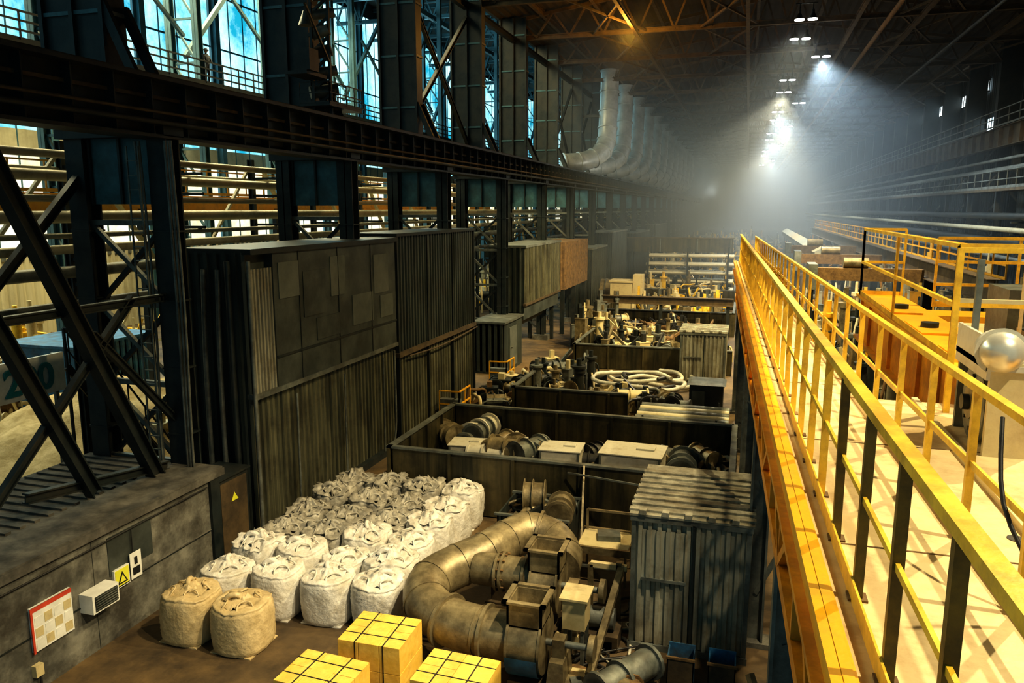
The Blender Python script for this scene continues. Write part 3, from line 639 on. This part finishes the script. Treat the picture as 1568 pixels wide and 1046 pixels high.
b=MB()
b.ibeam((-9,49.0,2.3),(-.6,49.0,2.3),.4,.45,'steel_brown')
for x in(-8.8,-5,-.9): b.beam((x,49,0),(x,49,2.1),.2,.2,'steel_dark')
b.obj('cross_girder')
b=MB()
for j in range(5):
    for i in range(5): b.cyl((-9+.1*j,71+i*.5,.8+j*.75),(-1,71+i*.5,.8+j*.75),.13,'pipe_pale',8)
for x in(-8.5,-5,-1.5):
    for y in(70.8,73.3): b.beam((x,y,0),(x,y,4.6),.15,.15,'steel_dark')
    for j in range(5): b.beam((x,70.8,.62+j*.75),(x,73.3,.62+j*.75),.1,.1,'steel_dark')
b.obj('pipe_storage_rack')
# ducts along left wall
b=MB()
P,T=b.tube([(-10.9,.6,18.6),(-10.9,.4,16.5),(-10.9,0,14.6),(-10.9,-.5,13.2),(-11.2,-1.4,12.2),(-12.2,-2.5,11.6),(-13.6,-3.4,11.4)],.72,'duct_far',20,4)
for i in range(0,len(P),3): b.cyl(P[i]-T[i]*.05,P[i]+T[i]*.05,.79,'duct_far',20)
b.beam((-12.9,0,15.2),(-10.9,0,15.2),.2,.2,'steel_dark')
d0=b.obj('exhaust_duct',loc=(0,62,0))
for i in range(1,12): inst(d0,(0,62+8*i,0))
# ------------------------------------------------------------------ main roof trusses
b=MB()
b.ibeam((-14.4,0,17.9),(17.4,0,17.9),.22,.22,'steel_brown'); 
n=16
for i in range(n):
    x0=-14.4+i*31.8/n; x1=x0+31.8/n; xm=(x0+x1)/2; zt=lambda x:18.8+2.5*(1-abs(x-2)/16.4)
    b.beam((x0,0,17.9),(xm,0,zt(xm)),.11,.11,'steel_brown'); b.beam((xm,0,zt(xm)),(x1,0,17.9),.11,.11,'steel_brown'); b.beam((x0,0,zt(x0)),(x1,0,zt(x1)),.18,.18,'steel_brown')
for x in(-9,-3,7,13): b.beam((x,0,17.9),(x+3,8,17.9),.1,.1,'steel_brown'); b.beam((x+3,0,17.9),(x,8,17.9),.1,.1,'steel_brown')
t0=b.obj('roof_truss',loc=(0,30,0))
for i in range(1,22): inst(t0,(0,30+8*i,0))
b=MB()
for x in(-6.5,-.5,4.9,8,13): b.ibeam((x,20,17.75),(x,203,17.75),.18,.2,'steel_brown')
b.tube([(6.2,20,17.3),(6.2,200,17.3)],.12,'rust',8,1); b.tube([(10.5,20,17.2),(10.5,200,17.2)],.1,'steel_dark',8,1)
b.obj('longitudinal_roof_ties')
b=MB()
for dx in(-.3,.3):
    b.cyl((dx,0,-.05),(dx,0,-.32),.08,'steel_dark',16,.23); b.cyl((dx,0,-.33),(dx,0,-.36),.22,'lamp',16); b.cyl((dx,0,.1),(dx,0,-.05),.07,'steel_dark',12); b.beam((dx,0,.1),(dx,0,.4),.04,.04,'steel_dark')
b.beam((-.5,0,.4),(.5,0,.4),.05,.05,'steel_dark')
lamp0=None
LY=[41.5,46,51.5,60,66,73,79,86,93,101,110,120,131,143,157,172]
LX=lambda i:[2.2,2.2,3.7][i%3]
for i,y in enumerate(LY):
    x=LX(i)
    if lamp0 is None: lamp0=b.obj('floodlight_fixture',loc=(x,y,17.3))
    else: inst(lamp0,(x,y,17.3))
def spot(x,y,z,tx,ty,tz,p,c,ang=100,blend=.6,size=.25):
    l=D.lights.new('spot_light','SPOT'); l.energy=p; l.color=c; l.spot_size=math.radians(ang); l.spot_blend=blend; l.shadow_soft_size=size
    o=D.objects.new('spot_light',l); o.location=(x,y,z); o.rotation_euler=(Vector((tx,ty,tz))-Vector((x,y,z))).to_track_quat('-Z','Y').to_euler(); scene.collection.objects.link(o); return o
for i,y in enumerate(LY):
    if i%2==0:
        x=LX(i); spot(x,y,16.8,x+(-4 if i%4==0 else 5),y,0,9500,(1,.86,.58) if i%4==0 else (.78,.92,1.0),112)
spot(-2,52,9,-11.5,72,14,3500,(.95,.95,.85),70,.8,.3)  # added spot without a fixture, brightens the exhaust ducts
# ------------------------------------------------------------------ right side
b=MB()
hcol(b,16.6,0,0,13,.5,.5,'steel_dark'); hcol(b,15.2,0,0,13,.4,.4,'steel_dark'); b.box(15.9,17.2,-.3,.3,13,19,'steel_dark')
for i in range(6): b.beam((15.2,0,i*2.1+.3),(16.6,0,i*2.1+2.3),.1,.1,'steel_grey')
c2=b.obj('steel_column',loc=(0,46,0))
for i in range(1,20): inst(c2,(0,46+8*i,0))
b=MB()
b.ibeam((14.9,30,12.4),(14.9,203,12.4),.5,1.2,'steel_brown'); b.railing([(14.6,30,13.05),(14.6,203,13.05)],1.0,2,.03,'steel_grey',(.5,),.1)
for y in range(30,200,2): b.box(14.66,14.88,y,y+.04,11.85,12.98,'steel_brown')
b.box(13.5,14.8,30,203,9.0,9.15,'steel_brown'); b.railing([(13.5,30,9.15),(13.5,203,9.15)],1.0,1.6,.025,'steel_grey',(.5,),.15)
b.obj('crane_runway_girder')
b=MB()
for z,x,r in((7.6,13.4,.2),(6.9,13.2,.14),(6.2,13.6,.25),(5.4,13.3,.12),(10.3,14.2,.15),(10.9,14.3,.1)): b.tube([(x,25,z),(x,200,z)],r,'pipe_pale' if r==.14 else 'steel_dark' if r>.18 else 'steel_grey',10,1)
for y in range(28,200,6):
    b.ibeam((13.9,y,0),(13.9,y,9),.25,.25,'steel_dark')
    for z in(7.3,6.7,5.9,5.2): b.beam((13,y,z),(14,y,z),.1,.1,'steel_dark')
b.obj('pipe_rack')
for i,(y,z,w) in enumerate(((70,17.0,3),(76,16.6,2),(84,16.8,3),(92,16.9,2.2),(100,16.5,3),(110,16.8,3),(122,16.8,3),(66,13.9,3.5),(74,13.7,2.5),(135,16.8,3),(96,12.6,4),(104,12.3,2),(118,12.5,3))):
    b=MB(); b.add([(17.35,y,z),(17.35,y+w,z),(17.35,y+w,z+.9),(17.35,y,z+.9)],[(3,2,1,0)],'dim')
    for j in range(4): b.box(17.3,17.36,y+j*w/3-.04,y+j*w/3+.04,z,z+.9,'steel_dark')
    b.box(17.25,17.4,y-.1,y+w+.1,z-.08,z,'steel_dark'); b.box(17.25,17.4,y-.1,y+w+.1,z+.9,z+.98,'steel_dark'); b.obj('window_%d'%(40+i))
b=MB()
b.box(4.9,6.1,62,120,4.2,4.8,'cream'); b.add([(4.8,62,4.8),(6.2,62,4.8),(5.5,62,5.2),(4.8,120,4.8),(6.2,120,4.8),(5.5,120,5.2)],[(0,2,5,3),(2,1,4,5),(0,1,2)],'pipe_pale')
for y in range(62,120,1): b.box(4.86,4.9,y,y+.08,4.2,4.8,'steel_grey')
for y in range(63,120,6): b.beam((5.1,y,0),(5.1,y,4.2),.2,.2,'steel_dark'); b.beam((5.9,y,0),(5.9,y,4.2),.2,.2,'steel_dark')
b.obj('conveyor_gallery')
b=MB(); b.ibeam((8.2,30,5.2),(8.2,110,5.2),.5,.8,'steel_brown'); b.railing([(8.5,30,5.6),(8.5,110,5.6)],1.0,1.6,.03,'yellow',(.5,),.1)
for y in range(32,110,8): b.ibeam((8.2,y,0),(8.2,y,4.8),.4,.4,'steel_dark')
for y in(40,52,64): b.box(3.0,8.0,y,y+.5,4.6,5.2,'rust'); b.box(2.9,3.3,y-.6,y+1.1,4.2,5.4,'steel_grey'); b.cyl((4.5,y+.25,5.45),(5.6,y+.25,5.45),.25,'duct',14); b.beam((3.1,y+.2,0),(3.1,y+.2,4.2),.25,.25,'steel_dark')
b.obj('crane_runway_girder')
for i,(x,y,w,d,h,n) in enumerate(((3.2,48,2.4,14,3.9,80),(11,45,4,16,5.8,130),(11,64,4,18,6.2,120),(3.0,66,2.5,16,4.2,70),(11,86,4,20,6.2,90),(3,88,3,20,4.2,70),(5.5,36,4,8,4.6,80),(10.8,30,4,10,5.8,110),(6,140,14,30,5,120),(6,50,3,20,4.4,90),(6.6,22,5,8,5.0,80))):
    clutter('rolling_mill_machinery',x,y,w,d,h,n,50+i,['cream','steel_grey','rust','duct','pipe_pale',SD,'yellow'],0,False)
# ------------------------------------------------------------------ near walkway
lx=lambda y:.79-.032*y
b=MB()
y0,y1=-1.0,32
zD=5.95
b.add([(lx(y0)-.12,y0,zD),(2.4,y0,zD),(2.4,9.0,zD),(lx(9.0)-.12,9.0,zD)],[(0,1,2,3)],'deck')
b.add([(lx(9)-.12,9,zD),(1.6-.04*9,9,zD),(1.6-.04*y1,y1,zD),(lx(y1)-.12,y1,zD)],[(0,1,2,3)],'deck')
b.beam((2.4,y0,zD-.1),(2.4,9,zD-.1),.08,.2,'orange')
for a,c,w,h,k in((-.16,-.14,.05,.34,'yellow'),(-.18,-.0,.12,.05,'yellow'),(-.2,-.32,.1,.05,'orange')):
    b.beam((lx(y0)+a,y0,zD+c),(lx(y1)+a,y1,zD+c),w,h,k)
b.beam((lx(y0)-.05,y0,zD-1.35),(lx(y1)-.05,y1,zD-1.35),.14,.14,'orange')
b.beam((lx(y0)-.03,y0,zD+.05),(lx(y1)-.03,y1,zD+.05),.012,.12,'yellow_pale')
y=y0;i=0
while y<y1-1.4:
    z0_,z1_=(zD-.3,zD-1.3) if i%2 else (zD-1.3,zD-.3)
    b.beam((lx(y)-.08,y,z0_),(lx(y+1.4)-.08,y+1.4,z1_),.09,.09,'orange'); b.beam((lx(y)-.08,y,zD-1.3),(lx(y)-.08,y,zD-.3),.08,.08,'orange')
    b.beam((lx(y)-.1,y,zD-.12),(1.2,y,zD-.12),.08,.12,'orange')
    y+=1.4;i+=1
for yy in(2.6,4.9,7.2,9.6,12): b.box(lx(yy),2.3 if yy<9 else 1.1,yy,yy+.015,zD,zD+.004,'rust')
for x,yy in((1.72,5.3),(1.8,6.6),(1.25,3.2)): b.cyl((x,yy,zD),(x,yy,zD+.004),.055,'black',20)  # black discs paint the dark of holes in the deck
b.box(1.78,1.84,-1,9,zD,zD+.05,'cream')
b.obj('walkway_deck')
b=MB()
b.beam((lx(y0),y0,zD+1.05),(lx(y1),y1,zD+1.05),.07,.05,'yellow_pale'); b.beam((lx(y0)+.03,y0,zD+1.02),(lx(y1)+.03,y1,zD+1.02),.012,.08,'yellow_pale')
b.beam((lx(y0),y0,zD+.55),(lx(y1),y1,zD+.55),.02,.035,'yellow_pale')
y=.3; r5=random.Random(5)
while y<y1: 
    j=r5.uniform(-.05,.05); kk='post_shade' if y<5.0 else 'yellow_pale'  # near posts get the colour with backlit shade painted in
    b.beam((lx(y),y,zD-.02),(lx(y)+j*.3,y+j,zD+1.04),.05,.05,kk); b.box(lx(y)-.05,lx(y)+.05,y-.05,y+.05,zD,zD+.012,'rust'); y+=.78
b.obj('walkway_handrail')
b=MB(); rx=lambda y:1.6-.04*y
b.beam((rx(y0),y0,zD+.98),(rx(y1),y1,zD+.98),.055,.045,'yellow_pale'); b.beam((rx(y0),y0,zD+.5),(rx(y1),y1,zD+.5),.02,.045,'yellow_pale'); b.beam((rx(y0),y0,zD+.06),(rx(y1),y1,zD+.06),.012,.12,'yellow_pale')
y=.45
while y<y1: b.beam((rx(y),y,zD-.02),(rx(y),y,zD+.97),.045,.045,'yellow_pale'); y+=.95
b.tube([(1.42,4.8,zD+.9),(1.38,4.5,zD+.5),(1.5,4.2,zD+.15),(1.4,3.7,zD+.02),(1.1,3.4,zD+.02)],.012,'black',6,4)
b.obj('walkway_handrail')
b=MB()
for y in(8.5,14,20,26,31):
    x=lx(y)+.12; b.ibeam((x,y,0),(x,y,zD-1.4),.3,.3,'steel_grey'); b.ibeam((x+1.0,y,0),(x+1.0,y,zD-1.4),.25,.25,'steel_grey')
    b.beam((x,y,1),(x+1,y,3.2),.08,.08,'steel_grey'); b.beam((x+1,y,1),(x,y,3.2),.08,.08,'steel_grey'); b.box(x-.3,x+1.3,y-.2,y+.2,0,.1,'concrete'); b.beam((x,y,zD-1.4),(x+1,y,zD-1.4),.15,.15,'steel_grey')
    b.beam((x+.05,y,3.4),(x+.05,y+1.8,zD-1.4),.1,.1,'orange')
b.obj('walkway_support')
clutter('stored_fittings',1.1,10.5,1.2,3.4,1.6,26,140,['steel_grey','panel2','cream','duct'],0,False)
# ------------------------------------------------------------------ crane bridge on the right
b=MB()
b.box(2.3,2.9,8.8,17,5.45,6.25,'orange'); b.box(2.2,3.0,8.7,17.1,6.25,6.3,'yellow'); b.box(2.2,3.0,8.7,17.1,5.4,5.46,'yellow')
for y in[9.0+i*1.1 for i in range(8)]: b.box(2.25,2.3,y,y+.04,5.46,6.25,'orange')
for y in(9.4,11.6,13.8): b.box(2.35,2.8,y,y+1.2,6.3,6.33,'yellow'); b.cyl((2.57,y+.6,6.33),(2.57,y+.6,6.4),.12,'steel_dark',16)
b.railing([(3.0,9.6,6.3),(2.25,9.6,6.3),(2.25,16.9,6.3),(3.0,16.9,6.3)],1.3,3.5,.025,'yellow_pale',(.5,),.08)
b.box(2.9,12,10.2,11.0,5.5,6.25,'yellow'); b.box(2.9,12,14.2,15.0,5.4,6.25,'yellow'); b.box(2.9,12,11.0,14.2,6.1,6.15,'deck')
b.railing([(3.0,9.9,6.3),(12,9.9,6.3)],1.25,1.5,.02,'cream',(.5,),.1,kp='cream')
b.railing([(3.2,15.1,6.3),(12,15.1,6.3)],1.2,1.2,.025,'yellow_pale',(.33,.66),.1)
for x in[3.6+i*1.1 for i in range(7)]:
    b.rbox((x,10.6,6.25),(.7,.5,.3),0,'steel_grey'); b.cyl((x-.2,10.6,6.7),(x+.3,10.6,6.7),.14,'duct',14); b.box(x-.28,x-.24,10.4,10.8,6.5,6.9,'steel_grey')
b.cyl((4,12.6,6.6),(8,12.6,6.6),.45,'duct',28)
for x in(4,5,6,7,8): b.cyl((x-.04,12.6,6.6),(x+.04,12.6,6.6),.52,'steel_grey',28)
b.box(3.5,3.9,12.1,13.1,6.15,6.9,'steel_grey'); b.box(8.1,8.6,12.1,13.1,6.15,7.2,'cream')
b.tube([(3.0,9.2,6.4),(3.4,9.6,6.9),(3.6,10.3,6.8),(3.6,10.6,6.6)],.02,'black',6,4)
b.obj('overhead_crane_bridge')
b=MB()
def disc(cx,cy,cz,r,w,k,n=36): b.cyl((cx-w/2,cy,cz),(cx+w/2,cy,cz),r,k,n)
wx_,wy_,wz_=2.08,7.6,6.3
disc(wx_+.02,wy_,wz_,.30,.12,'steel_dark'); disc(wx_-.06,wy_,wz_,.345,.035,'steel_grey'); disc(wx_+.10,wy_,wz_,.345,.035,'steel_grey'); disc(wx_-.09,wy_,wz_,.15,.05,'duct'); disc(wx_-.11,wy_,wz_,.07,.12,'steel_dark')
for i in range(8):
    t=i*math.pi/4; b.cyl((wx_-.08,wy_+.24*math.cos(t),wz_+.24*math.sin(t)),(wx_-.1,wy_+.24*math.cos(t),wz_+.24*math.sin(t)),.018,'steel_dark',6)
b.box(1.98,2.3,wy_-.5,wy_-.45,5.95,6.75,'cream'); b.box(1.98,2.3,wy_+.45,wy_+.5,5.95,6.75,'steel_grey'); b.box(1.95,2.3,wy_-.52,wy_+.52,6.68,6.73,'offwhite'); b.box(1.95,1.98,wy_-.5,wy_+.5,6.6,6.95,'offwhite')
b.beam((2.03,8.6,5.95),(2.03,8.6,7.62),.055,.055,'yellow_pale'); b.beam((2.05,7.95,6.7),(2.05,7.95,7.55),.05,.05,'steel_grey'); b.beam((2.03,8.6,7.6),(4.2,8.6,7.6),.05,.05,'yellow_pale'); b.beam((2.03,8.6,7.1),(4.2,8.6,7.1),.04,.04,'cream'); b.beam((3.2,8.6,6),(3.2,8.6,7.6),.05,.05,'cream')
b.box(2.42,4.5,6.4,9.3,5.75,5.95,'yellow')
b.box(2.75,4.4,7.2,8.4,5.95,6.3,'steel_grey'); b.cyl((2.9,7.8,6.6),(4.2,7.8,6.6),.26,'cream',20)
for x in(3.0,3.4,3.8,4.1): b.cyl((x,7.8,6.6),(x+.05,7.8,6.6),.3,'duct',20)
b.obj('crane_wheel_assembly')
b=MB(); vs=[];fs=[];n=24
hx,hy,hz_=2.05,7.12,6.84
for i in range(9):
    a=i/8*math.pi/2
    for j in range(n):
        t=2*math.pi*j/n; vs.append((hx+.17*math.cos(a)*math.cos(t),hy-.17*math.sin(a),hz_+.17*math.cos(a)*math.sin(t)))
for i in range(8):
    for j in range(n): fs.append((i*n+j,i*n+(j+1)%n,(i+1)*n+(j+1)%n,(i+1)*n+j))
b.add(vs,fs,'chrome',True); b.cyl((hx,hy,hz_),(hx,hy+.16,hz_),.2,'offwhite',24,.17); b.cyl((hx,hy+.16,hz_),(hx,hy+.4,hz_),.1,'steel_grey',16); b.beam((hx,hy+.2,6.7),(hx,hy+.2,hz_),.08,.08,'steel_dark')
b.obj('headlamp')
# ------------------------------------------------------------------ side bay items seen at left
b=MB()
b.box(-18.1,-18,13.6,16.5,3.05,4.1,'white')
for y in(13.8,16.3): b.beam((-18.15,y,0),(-18.15,y,4.1),.1,.1,'steel_grey')
o=b.obj('banner_sign')
cu=D.curves.new('lettering','FONT'); cu.body='200'; cu.size=1.0; cu.extrude=.02; cu.offset=.02; cu.align_x='CENTER'; tx=D.objects.new('lettering',cu); cu.materials.append(M['teal_txt']); scene.collection.objects.link(tx)
tx.rotation_euler=(math.pi/2,0,math.pi/2); tx.location=(-17.95,15.35,3.22); tx.parent=o
b=MB(); b.box(-27,-23.5,22,26,0,2.9,'blue'); b.corr((-23.5,22,0),(0,1,0),4,.1,2.9,(1,0,0),'blue',.3,.08); b.box(-27.1,-23.4,21.9,26.1,2.9,3.0,'blue'); b.obj('blue_container')
b=MB()
b.ibeam((-20,5,8.2),(-20,60,8.2),.3,.5,'yellow'); b.railing([(-19.8,5,8.5),(-19.8,60,8.5)],.9,1.2,.025,'yellow',(.5,),.1)
for y in range(6,60,8): b.beam((-20,y,0),(-20,y,8),.2,.2,'steel_dark')
b.obj('yellow_gantry')
b=MB(); n=26; vs=[]; rs=random.Random(9)
for i in range(n):
    for j in range(n):
        x=-24+8*i/(n-1)-1; y=15+12*j/(n-1); u=(i/(n-1)-.5)*2; v=(j/(n-1)-.5)*2
        vs.append((x,y,max(0,1.9*(1-u*u)*(1-v*v)+.3*math.sin(i*.9)*math.cos(j*.8)*(1-u*u)*(1-v*v)+rs.uniform(-.05,.05))))
b.add(vs,[(i*n+j,(i+1)*n+j,(i+1)*n+j+1,i*n+j+1) for i in range(n-1) for j in range(n-1)],'sand',True); b.obj('sand_heap')
b=MB()
dy=2.4
for i in range(10):
    z=.4*i; y=15.6-.28*i+dy; b.box(-16.6,-15.9,y,y+.3,z,z+.04,'steel_dark')
for x in(-16.6,-15.9):
    b.beam((x,15.8+dy,0),(x,12.9+dy,4),.05,.2,'steel_dark'); b.beam((x,15.8+dy,1),(x,12.9+dy,5),.04,.04,'steel_dark'); b.beam((x,15.8+dy,.5),(x,12.9+dy,4.5),.03,.03,'steel_dark')
    for i in range(6): b.beam((x,15.8-.56*i+dy,.8*i),(x,15.8-.56*i+dy,.8*i+1),.03,.03,'steel_dark')
b.beam((-16.6,12.9+dy,0),(-16.6,12.9+dy,5),.06,.06,'steel_dark'); b.beam((-15.9,12.9+dy,0),(-15.9,12.9+dy,5),.06,.06,'steel_dark'); b.beam((-16.6,12.9+dy,5),(-15.9,12.9+dy,5),.05,.05,'steel_dark')
b.obj('steel_staircase')
for i,(x,y,w,d,h,n) in enumerate(((-18.6,21,2,6,1.8,30),(-19,29,3,8,4,60),(-24,36,4,10,4.5,70),(-33,30,6,12,4,70),(-20,43,4,12,5,70),(-33,46,6,12,5,70),(-22,60,6,14,6,80),(-33,66,6,18,6,80),(-27,19,4,6,2.4,50))):
    clutter('side_bay_machinery',x,y,w,d,h,n,80+i,['yellow_pale','cream','rust','pipe_pale','steel_dark'],0,False)
# ------------------------------------------------------------------ worker on gallery
def worker(loc):
    root=D.objects.new('worker',None); root.location=loc; scene.collection.objects.link(root)
    V=[(0,0,.95),(0,0,1.15),(0,0,1.38),(0,0,1.5),(0,0,1.56),
       (0,.2,1.4),(.08,.27,1.14),(.24,.2,1.02),(0,-.2,1.4),(.06,-.27,1.14),(.22,-.2,1.0),
       (0,.1,.9),(.03,.12,.5),(0,.13,.08),(.14,.14,.04),(0,-.1,.9),(-.02,-.12,.5),(-.05,-.13,.08),(.1,-.14,.04)]
    E=[(0,1),(1,2),(2,3),(3,4),(2,5),(5,6),(6,7),(2,8),(8,9),(9,10),(0,11),(11,12),(12,13),(13,14),(0,15),(15,16),(16,17),(17,18)]
    R=[.15,.15,.17,.07,.06,.08,.055,.04,.08,.055,.04,.1,.075,.055,.045,.1,.075,.055,.045]
    me=D.meshes.new('body'); me.from_pydata(V,E,[]); me.materials.append(M['cloth']); o=D.objects.new('body',me); scene.collection.objects.link(o)
    s=o.modifiers.new('skin','SKIN'); 
    for i,r in enumerate(R): me.skin_vertices[0].data[i].radius=(r,r)
    me.skin_vertices[0].data[0].use_root=True
    o.modifiers.new('sub','SUBSURF').levels=1; o.modifiers['sub'].render_levels=1; o.parent=root
    b=MB(); 
    n=14;vs=[];fs=[]
    for i in range(9):
        a=-math.pi/2+math.pi*i/8
        for j in range(n): t=2*math.pi*j/n; vs.append((.095*math.cos(a)*math.cos(t),.078*math.cos(a)*math.sin(t),1.64+.12*math.sin(a)))
    for i in range(8):
        for j in range(n): fs.append((i*n+j,i*n+(j+1)%n,(i+1)*n+(j+1)%n,(i+1)*n+j))
    b.add(vs,fs,'skin',True); b.cyl((.09,0,1.63),(.12,0,1.62),.018,'skin',8); b.cyl((0,.075,1.64),(0,.09,1.64),.03,'skin',8); b.cyl((0,-.075,1.64),(0,-.09,1.64),.03,'skin',8)
    b.cyl((0,0,1.68),(0,0,1.78),.12,'cloth',18,.06); b.cyl((0.02,0,1.67),(0.02,0,1.69),.145,'cloth',18)
    h=b.obj('head'); h.parent=root
worker((-26.4,34.3,14.15))
# ------------------------------------------------------------------ lights
def area(x,y,z,tx,ty,tz,p,c,sx_,sy_):
    l=D.lights.new('area_light','AREA'); l.energy=p; l.color=c; l.shape='RECTANGLE'; l.size=sx_; l.size_y=sy_
    o=D.objects.new('area_light',l); o.location=(x,y,z); o.rotation_euler=(Vector((tx,ty,tz))-Vector((x,y,z))).to_track_quat('-Z','Y').to_euler(); scene.collection.objects.link(o)
spot(2.6,9,16.8,-5,13,0,9500,(1,.82,.50),56,.9,.3)
spot(2.6,18,16.8,-6,19,0,4200,(1,.77,.36),85,.8,.3)
spot(2.6,27,16.8,-4,31,0,9000,(1,.77,.33),88,.7,.25)
spot(2.6,37,16.8,-4,46,0,15000,(1,.77,.33),90,.7,.25)
spot(6.5,4,16.5,1.6,4,6,6000,(1,.84,.52),75,.6,.08)
spot(7.5,14,16.5,2.6,11,6,6500,(1,.80,.42),90,.6,.12)  # extra spot put in to light the crane
spot(9,30,16.5,8,40,2,9000,(1,.82,.45),110,.6,.2)  # extra spot put in to brighten the right-side machinery
area(-40,45,19,-15,42,8,8000,(.45,.88,1.0),80,16)
area(-31,32,24,-22,26,0,15000,(1,.86,.46),40,8)  # unseen warm panel light added to brighten the side bay contents
l=D.lights.new('flare_glow_light','POINT'); l.energy=700; l.color=(1,.45,.06); l.shadow_soft_size=.3; o=D.objects.new('flare_glow_light',l); o.location=(-6.5,43,17.0); scene.collection.objects.link(o)  # added point light imitating an orange lens-flare glow, not a fixture
w=D.worlds.new('world'); scene.world=w; w.use_nodes=True; w.node_tree.nodes['Background'].inputs[0].default_value=(.11,.25,.29,1); w.node_tree.nodes['Background'].inputs[1].default_value=.65
b=MB(); b.box(-11,14,42,203,3,18.9,'haze'); b.obj('smoke_haze')
# ------------------------------------------------------------------ camera
cam=D.cameras.new('camera'); cam.lens=27.09; cam.sensor_width=36; cam.clip_end=500; cam.clip_start=.05
co=D.objects.new('camera',cam); co.location=(0,0,8); co.rotation_euler=(math.radians(90-9.76),0,math.radians(16.83)); scene.collection.objects.link(co); scene.camera=co
scene.view_settings.view_transform='Standard'
try: scene.view_settings.look='Medium High Contrast'
except Exception as e: print(e)
scene.view_settings.exposure=.3
